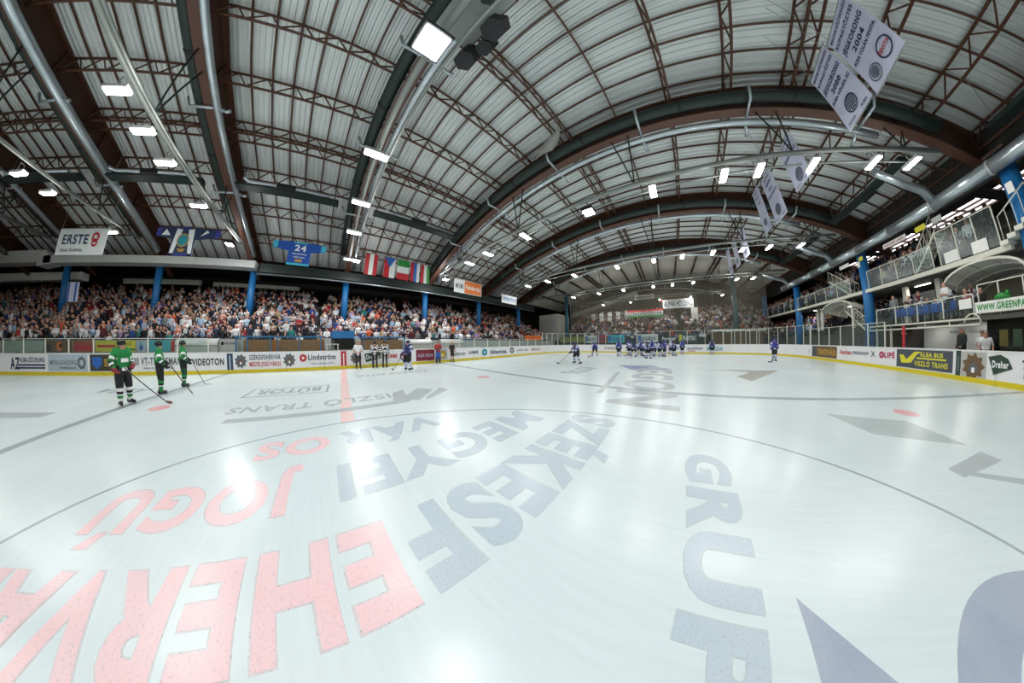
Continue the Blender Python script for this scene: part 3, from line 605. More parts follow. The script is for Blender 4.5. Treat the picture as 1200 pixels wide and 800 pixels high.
def two_tone(m):      # printed jerseys: part of the fans wear a pale pattern on the cloth
    nt = m.node_tree; N = nt.nodes; L = nt.links; b = N['Principled BSDF']; src = b.inputs['Base Color'].links[0].from_socket
    tc = N.new('ShaderNodeTexCoord'); v = N.new('ShaderNodeTexNoise'); v.noise_dimensions = '4D'; v.inputs['Scale'].default_value = 6.5; L.new(tc.outputs['Object'], v.inputs['Vector'])
    oi = N.new('ShaderNodeObjectInfo'); k = N.new('ShaderNodeMath'); k.operation = 'MULTIPLY'; k.inputs[1].default_value = 50; L.new(oi.outputs['Random'], k.inputs[0]); L.new(k.outputs[0], v.inputs['W'])
    g = N.new('ShaderNodeMath'); g.operation = 'GREATER_THAN'; g.inputs[1].default_value = .53; L.new(v.outputs['Fac'], g.inputs[0])
    h = N.new('ShaderNodeMath'); h.operation = 'GREATER_THAN'; h.inputs[1].default_value = .45; L.new(oi.outputs['Random'], h.inputs[0])
    a = N.new('ShaderNodeMath'); a.operation = 'MULTIPLY'; L.new(g.outputs[0], a.inputs[0]); L.new(h.outputs[0], a.inputs[1])
    mx = N.new('ShaderNodeMix'); mx.data_type = 'RGBA'; L.new(a.outputs[0], mx.inputs[0]); L.new(src, mx.inputs[6]); mx.inputs[7].default_value = (.62, .66, .7, 1); L.new(mx.outputs[2], b.inputs['Base Color'])
two_tone(M_SHIRT)
M_SKIN = mat('skin', 'c0917c', .6, 0, .08, 8); M_JEANS = mat('dark_trousers', '2a3040', .85, 0, .2, 8); M_SHOE = mat('dark_shoes', '1c1c1e', .6)
HAIRC = {'dark': mat('dark_hair', '241a14', .7), 'brown': mat('brown_hair', '4b3220', .7), 'fair': mat('fair_hair', 'a98552', .7), 'grey': mat('grey_hair', '8e8c88', .7)}
def fan_mesh(pose, hair, sub):
    V, Fc, reg, tt, J = body(pose, sub); mi = {'torso': 0, 'uarm': 0, 'farm': 0 if pose in (POSES['standing'], POSES['seated']) else 1, 'hand': 1, 'head': 1, 'hair': 2, 'hips': 3, 'thigh': 3, 'shin': 3, 'foot': 4}
    mb = MB(); mb.v = [tuple(v) for v in V]; mb.f = Fc; mb.m = [mi[r] for r in reg]; mb.s = [True]*len(Fc)
    return mb.mesh('spectator', [M_SHIRT, M_SKIN, HAIRC[hair], M_JEANS, M_SHOE])
POSES = {'seated': SIT, 'clapping': mod(BASE, **UPC), 'standing': BASE, 'arms-raised': mod(BASE, **UPA), 'arms-folded': mod(BASE, **FOLD)}
FAN = {(p, h): fan_mesh(POSES[p], h, 1) for p in POSES for h in HAIRC}
SHIRTS = [('white', 'dfe3e6', 24), ('royal blue', '2b4a8c', 11), ('pale blue', '93b0cc', 11), ('black', '17181b', 34), ('navy', '1c2740', 16), ('grey', '7d8084', 9), ('red', '9e2a2e', 5), ('orange', 'd2613a', 3), ('teal', '2a7a7d', 3), ('tan', 'a38c6c', 6), ('maroon', '5d2028', 4), ('lilac', '9a86b5', 3)]
SW = [s[2] for s in SHIRTS]
rng = random.Random(11)
def pick(): return rng.choices(SHIRTS, SW)[0]
ROWN_ = ['front row', 'second row', 'third row', 'fourth row', 'fifth row', 'sixth row']
LSEC = [(-26, 'left stand over the pale glass at far left'), (-20.6, 'left stand over the orange poster'), (-16.5, 'left stand over the yellow posters'), (-12.3, 'left stand behind the green players'), (-7.7, 'left stand above the silver barrier'), (-4.2, 'left stand above the blue-framed box'),
        (-1.2, 'left stand beside the blue booth'), (1.2, 'left stand behind the officials'), (4.6, 'left stand behind the nearest blue player'), (8.0, 'left stand above the second bench shelter'), (11.5, 'left stand past the bench shelters')]
def sec(y): return [s for v, s in LSEC if y >= v][-1]
used = {}
def fan(x, y, z, rz, row, section, group, pose=None, shirt=None, jx=.03):
    p = pose or rng.choices(list(POSES), [3.2, 2, 3.2, .25, .8])[0]; sh = shirt or pick(); h = rng.choices(list(HAIRC), [5, 4, 2, 1])[0]
    o = link('spectator', FAN[(p, h)]); o.location = (x+rng.uniform(-jx, jx), y+rng.uniform(-jx, jx), z); o.rotation_euler.z = rz+rng.uniform(-.3, .3)
    s = rng.uniform(.93, 1.05); o.scale = (s*1.04, s*1.04, s); o.color = (*srgb(sh[1]), 1)
    base = '%s fan, %s shirt, %s hair, %s%s' % (p, sh[0], h, row+', ' if row else '', section)
    return tag(o, base, 'person', group), (p, sh[0], h, row, section)
# stuff crowd -------------------------------------------------------
CV, CF, CR = {}, {}, {}
for p in POSES:
    V, Fc, reg, tt, J = body(POSES[p], 0); CV[p] = np.array([tuple(v) for v in V], dtype=np.float32); CF[p] = Fc; CR[p] = reg
def crowd(name, spots, label, dark=1.0):
    VV, FI, FN, FC, base = [], [], [], [], 0
    for (x, y, z, rz) in spots:
        p = rng.choices(list(POSES), [3.2, 2, 3.2, .25, .8])[0]; a = rz+rng.uniform(-.3, .3); s = rng.uniform(.93, 1.05); c_, s_ = math.cos(a), math.sin(a)
        v = CV[p]*s; w = np.stack([v[:, 0]*c_-v[:, 1]*s_+x, v[:, 0]*s_+v[:, 1]*c_+y, v[:, 2]+z], 1); VV.append(w)
        sh = srgb(pick()[1]); ha = srgb(rng.choice(['241a14', '4b3220', 'a98552', '1a1512'])); sk = srgb('b88c78'); pa = srgb(rng.choice(['2a3040', '1d1e22', '4a5468', '3a3630']))
        cc = {'torso': sh, 'uarm': sh, 'farm': sk if rng.random() < .3 else sh, 'hand': sk, 'head': sk, 'hair': ha, 'hips': pa, 'thigh': pa, 'shin': pa, 'foot': (.02, .02, .02)}
        alt = (.6, .63, .66) if rng.random() < .4 else (.03, .03, .035); pt = rng.random() < .6
        for f, r in zip(CF[p], CR[p]): FI.extend(i+base for i in f); FN.append(len(f)); FC.append(alt if pt and r in ('torso', 'uarm') and rng.random() < .35 else cc[r])
        base += len(v)
    me = bpy.data.meshes.new(name); VV = np.concatenate(VV).astype(np.float32); me.vertices.add(len(VV)); me.vertices.foreach_set('co', VV.ravel())
    FN = np.array(FN, dtype=np.int32); st = np.concatenate([[0], np.cumsum(FN)[:-1]]).astype(np.int32)
    me.loops.add(len(FI)); me.loops.foreach_set('vertex_index', np.array(FI, dtype=np.int32)); me.polygons.add(len(FN)); me.polygons.foreach_set('loop_start', st)
    me.update(calc_edges=True); at = me.attributes.new('Col', 'FLOAT_COLOR', 'FACE'); a = np.ones((len(FN), 4), np.float32); a[:, :3] = np.array(FC); at.data.foreach_set('color', a.ravel())
    if 'crowd_cloth' not in MATS:
        m = bpy.data.materials.new('crowd_cloth'); MATS['crowd_cloth'] = m; m.use_nodes = True; n = m.node_tree.nodes.new('ShaderNodeAttribute'); n.attribute_name = 'Col'
        m.node_tree.links.new(n.outputs['Color'], m.node_tree.nodes['Principled BSDF'].inputs['Base Color']); m.node_tree.nodes['Principled BSDF'].inputs['Roughness'].default_value = .85
    me.materials.append(MATS['crowd_cloth']); return tag(link(name, me), label, 'crowd', kind='stuff')
spots = []; cand = []
COLS = [(-22.9, -29.6), (-22.9, -18.7), (-22.9, -9.15), (-22.9, 0), (-22.9, 9.1), (-22.9, 17.6), (-22.9, 26.8), (17.25, 18.1), (17.25, 28.6), (17.25, 38), (-16.2, 33.2), (10.8, 33.2), (18.2, 26.2), (18.2, 30.2)]
def clear(x, y, r=.75): return all(math.hypot(x-a, y-b) > r for a, b in COLS)
for i in range(NROW):
    y = -44.0+rng.uniform(0, .3)
    while y < 29.5:
        y += rng.uniform(.5, .6)
        if rng.random() < (.07 if i < 9 else .22): continue
        if any(abs(y-a) < .45 for a in (-21.5, -2.6, 7.0, 16.0, 24.0)) and rng.random() < .8: continue
        x, z = LX0-(.3 if i == 0 else .14)-TREAD*(i+.5), LZ0+RISE*i
        if abs(y) < .95 and i == 0 or not clear(x, y): continue
        if i < 5 and -20.5 < y < 11.5: cand.append((i, x, y, z))
        else: spots.append((x, y, z, -math.pi/2))
rng.shuffle(cand); cand.sort(key=lambda c: c[0]*1.2+abs(c[2]+4)*.16)
fans = []
for c in cand[:225]:
    i, x, y, z = c; pose = None
    if i == 0: pose = rng.choice(['standing', 'clapping', 'standing', 'seated'])
    fans.append((fan(x, y, z, -math.pi/2, ROWN_[i], sec(y), 'fans in the left stand', pose), y, i))
spots += [(x, y, z, -math.pi/2) for i, x, y, z in cand[225:]]
# right side --------------------------------------------------------
def rsec(y): return 'right balcony by white panels' if y < 12.5 else 'right balcony behind lattice stair' if y < 15.5 else 'right balcony by blue column' if y < 18.6 else 'right balcony past blue column'
for i in range(5):
    y = 10.6+rng.uniform(0, .4)
    while y < 45:
        y += rng.uniform(.5, .75); x = RX0+.55+.9*i; z = RZ0+.4*i
        if 17.3 < y < 20.3 and i < 3 or 19.6 < y < 23 and i == 0 or not clear(x, y): continue
        if 11.9 < y < 14.2 and i == 0: continue
        if y < 22.3 and i < 3: fans.append((fan(x, y, z, math.pi/2, ROWN_[i], rsec(y), 'fans on the upper right balcony', rng.choice(['standing', 'standing', 'seated', 'clapping'])), y, 20+i))
        else: spots.append((x, y, z, math.pi/2))
for i in range(5):
    y = 17.2
    while y < 44:
        y += rng.uniform(.5, .65)
        if y < 24 and i < 3 or not clear(17.95+.8*i, y): continue
        spots.append((17.95+.8*i, y, 2.1+.36*i, math.pi/2))
for i in range(13):
    x = -17.2
    while x < 16.3:
        x += rng.uniform(.48, .66)
        if rng.random() < .06 or abs(x-3) < .5 or not clear(x, FY0+TREAD*(i+.5)): continue
        spots.append((x, FY0+TREAD*(i+.5), FZ0+RISE*i, math.pi))
far_spots = [s for s in spots if s[3] > 3]
crowd('crowd', [s for s in spots if s[3] < 0], 'dense crowd of fans filling the upper rows of the left stand')
crowd('crowd', far_spots, 'dim crowd of fans behind the netting in the far end stand')
crowd('crowd', [s for s in spots if 0 < s[3] < 3], 'crowd of fans along the far part of the right stands')
# lower right balcony: a few seated and standing people
M_SEAT = mat('blue_plastic_seat', '2456a6', .4)
mb = MB(); mb.box((0, 0, .42), (.42, .4, .04)); mb.box((0, -.2, .64), (.42, .04, .42), rx=-.15); tm_seat = mb.mesh('seat_shell', M_SEAT)
mb = MB(); mb.box((0, -.05, .2), (.06, .06, .4)); mb.box((0, -.05, .01), (.3, .2, .02)); tm_leg = mb.mesh('pedestal', M_GREYST)
SEATN = ['rightmost', 'second from the right', 'third from the right', 'fourth from the right', 'fifth from the right', 'sixth from the right', 'seventh from the right', 'eighth from the right']
for k in range(8):
    s = empty('stadium_seat', (16.5, 11.5+.52*k, 2.5), 'blue plastic seat on the lower right balcony, '+SEATN[k], 'seat', 'blue seats on the lower balcony', rz=math.pi/2)
    link('seat_shell', tm_seat, s); link('pedestal', tm_leg, s)
LB = [(16.95, 10.9, 'seated', 'red', 'beside the small white sign'), (17.1, 10.3, 'seated', 'black', 'right end of the lower right balcony'), (17.3, 12.9, 'seated', 'maroon', 'left of the white-shirted man on the lower balcony'), (17.4, 13.5, 'seated', 'black', 'lower right balcony middle row'), (17.5, 14.1, 'standing', 'maroon', 'lower right balcony under the stair'),
      (17.6, 12.2, 'standing', 'black', 'behind the white-shirted man'), (17.5, 14.8, 'clapping', 'navy', 'left end of the lower right balcony'), (17.9, 11.2, 'standing', 'maroon', 'back of the lower right balcony'), (17.0, 15.6, 'standing', 'grey', 'beside the blue column on the lower balcony')]
shd = {s[0]: s for s in SHIRTS}
for x, y, p, c, where in LB: fan(x, y, 2.5, math.pi/2, '', where, 'fans on the lower right balcony', p, shd[c])
fan(16.55, 11.75, 2.5, math.pi/2, '', 'turned on the lower right balcony', 'fans on the lower right balcony', 'arms-folded', shd['white'])
# give doubled labels a neighbour to tell them apart
fans.sort(key=lambda f: (f[2], f[1]))
for n_, (f, y, i) in enumerate(fans):
    o, info = f
    def nb(d):
        q = n_+d
        return fans[q][0][1] if 0 <= q < len(fans) and fans[q][2] == i else None
    same = [g for g in fans if g[0][0]['label'] == o['label']]
    used.setdefault(o['label'], []).append((o, info, nb(1), nb(-1)))
for lab, lst in used.items():
    if len(lst) < 2: continue
    for o, info, r, l in lst:
        p, c, h, row, s = info
        o['label'] = '%s %s-shirt fan, %s hair, %s, %s, by %s shirt' % (p, c, h, row, s.replace('left stand ', '').replace('upper right balcony', 'right balcony'), r[1] if r else 'no')
for f, y, i in fans:
    if len(f[0]['label'].split()) > 16: f[0]['label'] = f[0]['label'].split(', by ')[0]
cnt = {}
for f, y, i in fans: cnt.setdefault(f[0]['label'], []).append((y, f[0]))
for lab, l in cnt.items():
    if len(l) > 1:
        l.sort(key=lambda a: a[0])
        for n_, (y, o) in enumerate(l): o['label'] = o['label'].split(', by ')[0]+(', ' + ['leftmost', 'next right', 'third', 'fourth'][min(n_, 3)])
# ------------------------------------------------------------------ detailed figures
M_JG = mat('green_jersey', '12823f', .75, 0, .3, 5, .5); M_JGW = mat('jersey_white_stripe', 'e6e8e8', .7); M_JGB = mat('jersey_black_stripe', '17191a', .7); M_PBLK = mat('black_hockey_pants', '1b1d20', .8, 0, .2, 8)
M_JB = mat('blue_violet_jersey', '35408f', .7, 0, .15, 10); M_JW = mat('pale_jersey', 'c9cde4', .7, 0, .1, 10); M_JN = mat('navy_jersey', '20305e', .7, 0, .1, 10)
M_GLV = mat('red_black_glove', '7d2430', .7); M_HELM = mat('glossy_dark_helmet', '14221c', .25); M_BLADE = mat('skate_blade', 'c9ced2', .2, .9); M_BOOT = mat('black_skate_boot', '17171a', .4)
M_STICK = mat('dark_stick', '2a2320', .5); M_TAPE = mat('stick_tape', '8a5a44', .8); M_EYE = mat('dark_eye', '120d0a', .3); M_LIP = mat('lip', '9a5548', .6)
def bands(lst, t):
    for a, m in lst:
        if t <= a: return m
    return lst[-1][1]
def figure(loc, rz, pose, label, kit, sub=2, scale=1.0, group=None, skates=True, hands=True, helmet=None, gloves=None, hair='dark', face=True, hem=None, chest=None, cat='person', number=None, cap=None):
    """kit: region -> material or list of (t_max, material)"""
    if helmet:      # kit pads up the shoulders, so the head sits lower in the collar
        pose = dict(pose)
        for q in ('jaw', 'head', 'crown'):
            a = pose.get(q, BASE[q]); pose[q] = (a[0], a[1]+.012, a[2]-.045)
    root = empty('person', loc, label, cat, group, rz); root.scale = (scale,)*3
    V, Fc, reg, tt, J = body(pose, sub, kit.get('bulk', {})); mats = []; mb = MB()
    def mi(m):
        if m not in mats: mats.append(m)
        return mats.index(m)
    mb.v = [tuple(v) for v in V]; mb.f = list(Fc); mb.s = [True]*len(Fc)
    for r, t in zip(reg, tt):
        k = kit.get(r, M_SKIN)
        if r == 'hair': k = kit.get('hair', HAIRC[hair])
        mb.m.append(mi(bands(k, t) if isinstance(k, list) else k))
    H = Vector(J['head']); Jw = Vector(J['jaw']); up = (Vector(J['crown'])-Jw).normalized(); fw = (Y_-up*Y_.dot(up)).normalized()
    if hands and not gloves:
        for s in 'lr': fingers(mb, J['w'+s], J['h'+s], mi(M_SKIN))
    if face:      # nose, ears, mouth on the same surface mesh
        c = (H+Jw)/2+fw*.088
        mb.add([c+up*.035, c+X_*.016-up*.012, c-X_*.016-up*.012, c+fw*.026-up*.008], [(0, 1, 3), (0, 3, 2), (1, 2, 3)], mi(M_SKIN), True)
        for s in (-1, 1): mb.ball(H-up*.03+X_*s*.097-fw*.01, (.014, .02, .03), 6, mi(M_SKIN))
    mb.build('body', mats, root)
    if face:
        for s in (-1, 1):
            e = MB(); e.ball(H-up*.012+X_*s*.034+fw*.088, .0135, 6); e.build('eye', M_EYE, root)
        e = MB(); e.box(Jw+fw*.082-up*.005, (.045, .014, .012)); e.build('mouth', M_LIP, root)
    if helmet:
        e = MB(); e.ball(H+up*.005-fw*.03, (.12, .135, .122), 14, 0, -.42); e.box(H+up*.035+fw*.1, (.16, .035, .02)); e.build('helmet', helmet, root)
    if cap:
        e = MB(); e.ball(H+up*.03, (.112, .12, .08), 10, 0, -.1); e.box(H+up*.03+fw*.13, (.13, .1, .012)); e.build('cap', cap, root)
    if gloves:
        for s in 'lr':
            w, h = Vector(J['w'+s]), Vector(J['h'+s]); d = (h-w).normalized(); e = MB(); e.tube([w-d*.09, w, h, h+d*.03], [.075, .06, .055, .03], 8)
            u, v = frame(d)
            for q, L in ((-1.5, .05), (-.5, .065), (.5, .065), (1.5, .05)): b = h+u*q*.027; e.tube([b, b+d*L*.6, b+(d+v).normalized()*L], [.019, .018, .014], 6)
            e.tube([w+u*.04, w+u*.075+d*.05, w+u*.07+d*.08], [.022, .02, .015], 6); e.build('glove', gloves, root)
    if skates:
        for s in 'lr':
            a, f = Vector(J['a'+s]), Vector(J['f'+s]); d = Vector((f.x-a.x, f.y-a.y, 0)).normalized(); z0 = -.0
            e = MB(); c0 = Vector((a.x, a.y, 0)); e.tube([c0-d*.07+Z_*.05, c0-d*.02+Z_*.16], [.06, .055], 8); e.tube([c0-d*.09+Z_*.07, c0+d*.05+Z_*.075, c0+d*.2+Z_*.06], [.045, .05, .035], 8); bt = e.build('skate', M_BOOT, root)
            e = MB(); u = d.cross(Z_); e.prism([(-.1, 0), (.2, 0), (.22, .02), (.17, .035), (-.07, .035)], c0-u*.003, d, Z_, u*.006); e.build('blade', M_BLADE, bt)
    if hem:
        p = Vector(J['pel']); w = Vector(J['waist']); ch = Vector(J['chest']); e = MB(); u = X_
        rings = [(p-Z_*.06, .205, .165), (p+Z_*.02, .2, .16), (w, .195, .15), (ch, .215, .16)]; vs = []; fs = []; ms = []
        n = 14
        for i, (c, a, b) in enumerate(rings):
            vs += [c+X_*a*math.cos(2*math.pi*k/n)+Y_*b*math.sin(2*math.pi*k/n) for k in range(n)]
        e.add(vs, [(i*n+k, i*n+(k+1) % n, (i+1)*n+(k+1) % n, (i+1)*n+k) for i in range(1, 3) for k in range(n)], 0, True); e.add(vs[:2*n], [(k, (k+1) % n, n+(k+1) % n, n+k) for k in range(n)], 1, True)
        if chest:
            c = ch-Z_*.13+Y_*.172; e.add([c+X_*a+Z_*b for a, b in ((-.11, -.05), (.11, -.05), (.11, .05), (-.11, .05))], [(0, 1, 2, 3)], 1)
        if number: letters(e, number, ch-Y_*.19-Z_*.16+X_*-.07, X_, Z_, .14, .2, 1, .03)
        e.build('jersey', [hem[0], hem[1]], root)
    return root, J
def stick(loc, rz, scale, top, bot, label, group=None, taped=M_TAPE, side=1):
    """hockey stick from the hands to its blade on the ice; top/bot in the holder's frame"""
    R = Matrix.Rotation(rz, 3, 'Z'); T = Vector(loc); top, bot = R @ (Vector(top)*scale)+T, R @ (Vector(bot)*scale)+T
    r = empty('hockey_stick', (bot.x, bot.y, 0), label, 'hockey stick', group)
    mb = MB(); mb.bar(top, bot+Z_*.02, .03, .022); U(mb, 'shaft', M_STICK, r)
    d = Vector((bot.x-top.x, bot.y-top.y, 0)).normalized(); u = d.cross(Z_)*side; e = (d*.75+u*.65).normalized()
    mb = MB(); mb.prism([(0, 0), (.30, .0), (.31, .06), (.28, .075), (0, .07)], bot+Z_*(.004-bot.z), e, Z_, e.cross(Z_)*.012); U(mb, 'blade', taped, r)
    return r
BK = dict(chest=1.15, waist=1.25, pel=1.2, s=1.3, e=1.45, w=1.3, t=1.6, k=1.75, a=1.5, neck=.85, jaw=.9)
GREEN = {'torso': M_JG, 'uarm': [(.55, M_JG), (.75, M_JGW), (1, M_JG)], 'farm': [(.2, M_JGB), (.4, M_JGW), (.6, M_JGB), (1, M_JG)], 'hips': M_PBLK, 'thigh': M_PBLK, 'shin': [(.3, M_JGW), (.45, M_JGB), (.6, M_JGW), (.75, M_JG), (1, M_JGW)], 'foot': M_BOOT, 'bulk': BK, 'hair': M_HELM}
GREEN2 = dict(GREEN, shin=[(.3, M_JG), (.45, M_JGB), (.6, M_JGW), (1, M_JG)])
GREEN3 = dict(GREEN2, thigh=[(.45, M_PBLK), (1, mat('dark_green_pants', '1d4a30', .8))])
HOLD = dict(el=(-.30, -.02, 1.14), wl=(-.20, .22, 1.00), hl=(-.15, .28, .97), er=(.33, 0, 1.14), wr=(.30, .2, .92), hr=(.28, .27, .88))
def ice_z(): return .004
k_ = 1.05
D = math.radians
def local(g, rz, sc, x, y): v = Matrix.Rotation(-rz, 3, 'Z') @ (Vector((x, y, 0))-Vector((g[0], g[1], 0)))/sc; return (v.x, v.y, 0)
STK1 = local((-7.52, -7.42), D(-18), 1.06, -7.6, -5.95); STK2 = local((-9, -7.2), D(38), 1.04, -8.75, -5.75); STK3 = local((-10.5, -7.22), D(35), 1.06, -10.9, -6.5)
# the three green players on the left blue line (they face along the line towards +X, turned to the right in view)
g1 = (-7.52, -7.42, .004); P1 = mod(BASE, **HOLD, tl=(-.12, 0, .9), kl=(-.15, .03, .5), al=(-.17, -.03, .1), fl=(-.2, .15, .04), kr=(.14, .05, .5), ar=(.16, .02, .1), fr=(.22, .18, .04))
figure(g1, D(-18), P1, 'nearest and largest green-jerseyed hockey player with a white chest patch', GREEN, helmet=M_HELM, gloves=M_GLV, hem=(M_JG, M_JGW), chest=True, scale=1.06, group='green players on the left blue line')
stick(g1, D(-18), 1.06, (.1, .33, .98), STK1, 'long dark hockey stick held by the nearest green player', 'green players\' sticks')
g2 = (-9.0, -7.2, .004)
figure(g2, D(38), mod(BASE, **HOLD), 'middle green-jerseyed hockey player with black and white sleeve bands', GREEN2, helmet=M_HELM, gloves=M_JGB, hem=(M_JG, M_JGW), scale=1.04, group='green players on the left blue line')
stick(g2, D(38), 1.04, (.1, .33, .98), STK2, 'hockey stick held by the middle green player', 'green players\' sticks', M_JGW)
g3 = (-10.5, -7.22, .004)
figure(g3, D(35), mod(BASE, **HOLD), 'farthest green player of the three, in dark green trousers', GREEN3, helmet=M_HELM, gloves=M_JGB, hem=(M_JG, M_JG), scale=1.06, group='green players on the left blue line')
stick(g3, D(35), 1.06, (.1, .33, .98), STK3, 'thin pale hockey stick held by the farthest green player', 'green players\' sticks', M_JGW)
# a stick tip entering the frame on the far left
stick((-4.9, -9.25, 0), D(0), 1, (1.1, -1.4, .8), (0, 0, 0), 'black stick tip poking in at the left edge', None, M_BLACK)
# officials by the left boards
TRO = {'hips': M_BLACK, 'thigh': M_BLACK, 'shin': M_BLACK, 'foot': M_BOOT}
M_WSHIRT = mat('white_shirt', 'dfe2e6', .8, 0, .05, 6)
CL = dict(el=(-.27, .02, 1.14), er=(.27, .02, 1.14), wl=(-.08, .20, 1.0), wr=(.08, .20, 1.0), hl=(-.02, .23, .96), hr=(.02, .24, .96))
figure((-14.3, .95, .004), D(-95), mod(BASE, **CL), 'man in a white shirt and black trousers standing by the boards', dict(TRO, torso=M_WSHIRT, uarm=M_WSHIRT, farm=M_SKIN), skates=False, scale=1.06)
REFK = dict(TRO, torso=[(.2, M_JGW), (.4, M_BLACK), (.6, M_JGW), (.8, M_BLACK), (1, M_JGW)], uarm=[(.25, M_BLACK), (.5, M_JGW), (.75, M_BLACK), (1, M_JGW)], farm=[(.3, M_BLACK), (.6, M_JGW), (1, M_BLACK)], hair=M_BLACK)
figure((-14.3, 2.05, .004), D(-100), mod(BASE, **CL), 'left striped hockey referee with dark helmet beside the boards', REFK, helmet=M_BLACK, group='striped officials', scale=1.05)
figure((-14.2, 2.72, .004), D(-85), BASE, 'right striped hockey referee standing with arms down', REFK, helmet=M_BLACK, group='striped officials', scale=1.07)
BLUEK = {'torso': M_JN, 'uarm': [(.5, M_JW), (1, M_JB)], 'farm': [(.4, M_JW), (1, M_JB)], 'hips': M_PBLK, 'thigh': M_PBLK, 'shin': [(.35, M_JW), (.6, M_JB), (1, M_JW)], 'foot': M_BOOT, 'bulk': BK, 'hair': M_JN}
KNEE = dict(kl=(-.16, .12, .5), al=(-.2, -.02, .1), kr=(.16, .12, .5), ar=(.2, -.02, .1))
figure((-12.1, 3.78, .004), D(-150), mod(BASE, **HOLD, **KNEE), 'blue player with pale leg pads near the left boards', dict(BLUEK, shin=M_JW, bulk=dict(BK, k=2.1, a=2.0)), helmet=M_JN, gloves=M_JN, hem=(M_JN, M_JW), scale=1.07)
stick((-12.1, 3.78, 0), D(-150), 1.07, (.1, .3, 1.0), (.75, .5, 0), 'stick laid low by the padded blue player', None, M_BLACK)
figure((-14.3, 6.9, .004), D(-100), mod(BASE, **FOLD), 'person in a red top and long blue skirt by the boards', dict(torso=M_RED, uarm=M_RED, farm=M_BLACK, hips=M_NAVY, thigh=M_MIDB, shin=M_NAVY, foot=M_BOOT, bulk=dict(k=1.9, a=1.9)), skates=False, scale=1.05)
figure((-14.3, 8.2, .004), D(-80), mod(BASE, wl=(-.32, .05, .92)), 'person in a black top and shorts with bare knees', dict(torso=M_BLACK, uarm=M_BLACK, farm=M_SKIN, hips=M_BLACK, thigh=M_BLACK, shin=[(.4, M_SKIN), (1, M_BLACK)], foot=M_BOOT), skates=False, scale=1.03, hair='fair')
# far blue team
SK = dict(pel=(0, -.12, .88), waist=(0, -.06, 1.0), chest=(0, .08, 1.16), neck=(0, .16, 1.3), jaw=(0, .22, 1.38), head=(0, .22, 1.47), crown=(0, .2, 1.55), sl=(-.2, .1, 1.27), sr=(.2, .1, 1.27), el=(-.3, .2, 1.0), er=(.3, .2, 1.0), wl=(-.2, .42, .85), wr=(.22, .4, .8), hl=(-.17, .48, .82), hr=(.2, .46, .77),
          tl=(-.12, -.1, .85), tr=(.12, -.1, .85), kl=(-.2, .12, .5), kr=(.2, .1, .5), al=(-.25, -.1, .12), ar=(.27, -.08, .12), fl=(-.27, .08, .05), fr=(.3, .1, .05))
def far_player(x, y, rz, label, pose=SK, group=None, num=None, jer=M_JN, st=True, sc=1.05):
    figure((x, y, .004), D(rz), pose, label, dict(BLUEK, torso=jer), sub=1, helmet=jer if jer is not M_JW else M_JN, gloves=M_JN, hem=(jer, M_JW), face=True, scale=sc, group=group, number=num)
    if st: stick((x, y, 0), D(rz), sc, (0, .45, .95), (.5, 1.15, 0), 'stick of the '+label, group and 'sticks of the '+group, M_BLACK)
far_player(-5.84, 13.9, 150, 'blue player skating alone with his back turned left of the huddle', mod(SK, kl=(-.25, .05, .5), al=(-.38, -.1, .12), fl=(-.4, .06, .05), ar=(.35, -.1, .12), kr=(.24, .05, .5)), jer=M_JN)
far_player(-7.2, 22.4, 200, 'dark player bent over near the far goal crease', jer=M_JB)
far_player(9.9, 20.1, 170, 'blue player with a white number standing near the right corner', mod(BASE, **HOLD), num='1', jer=M_JB)
far_player(2.6, 28.2, 190, 'blue player standing right of the huddle against the far boards', BASE, jer=M_JB, st=False)
far_player(6.26, 28.4, 170, 'navy player by the teal lettering on the far boards', BASE, jer=M_JN, st=False)
HUD = [(-4.5, 22.8, 'leftmost'), (-3.5, 24.4, 'second from the left'), (-2.9, 23.3, 'third from the left'), (-2.2, 25.0, 'fourth from the left'), (-1.7, 23.6, 'fifth from the left'), (-1.15, 20.8, 'nearest, bent forward'), (-1.0, 24.6, 'sixth from the left'), (-.4, 23.4, 'seventh from the left'), (-.1, 25.2, 'eighth from the left'), (.4, 24.0, 'ninth from the left'), (-2.6, 26.3, 'standing behind on the left'), (1.5, 25.4, 'standing behind on the right'), (-3.9, 26.0, 'left rear')]
for i, (x, y, w) in enumerate(HUD):
    far_player(x, y, rng.uniform(-60, 60)+180*(i % 2), 'blue and white player in the far huddle, '+w, SK if i % 3 else BASE, 'blue team huddle', jer=[M_JB, M_JW, M_JN][i % 3], st=i % 2 == 0)
figure((1.2, 27.8, .004), D(180), BASE, 'goalkeeper in white pads right behind the huddle', dict(BLUEK, torso=M_JW, shin=M_JW), sub=1, helmet=M_JW, gloves=M_JW, hem=(M_JW, M_JG))
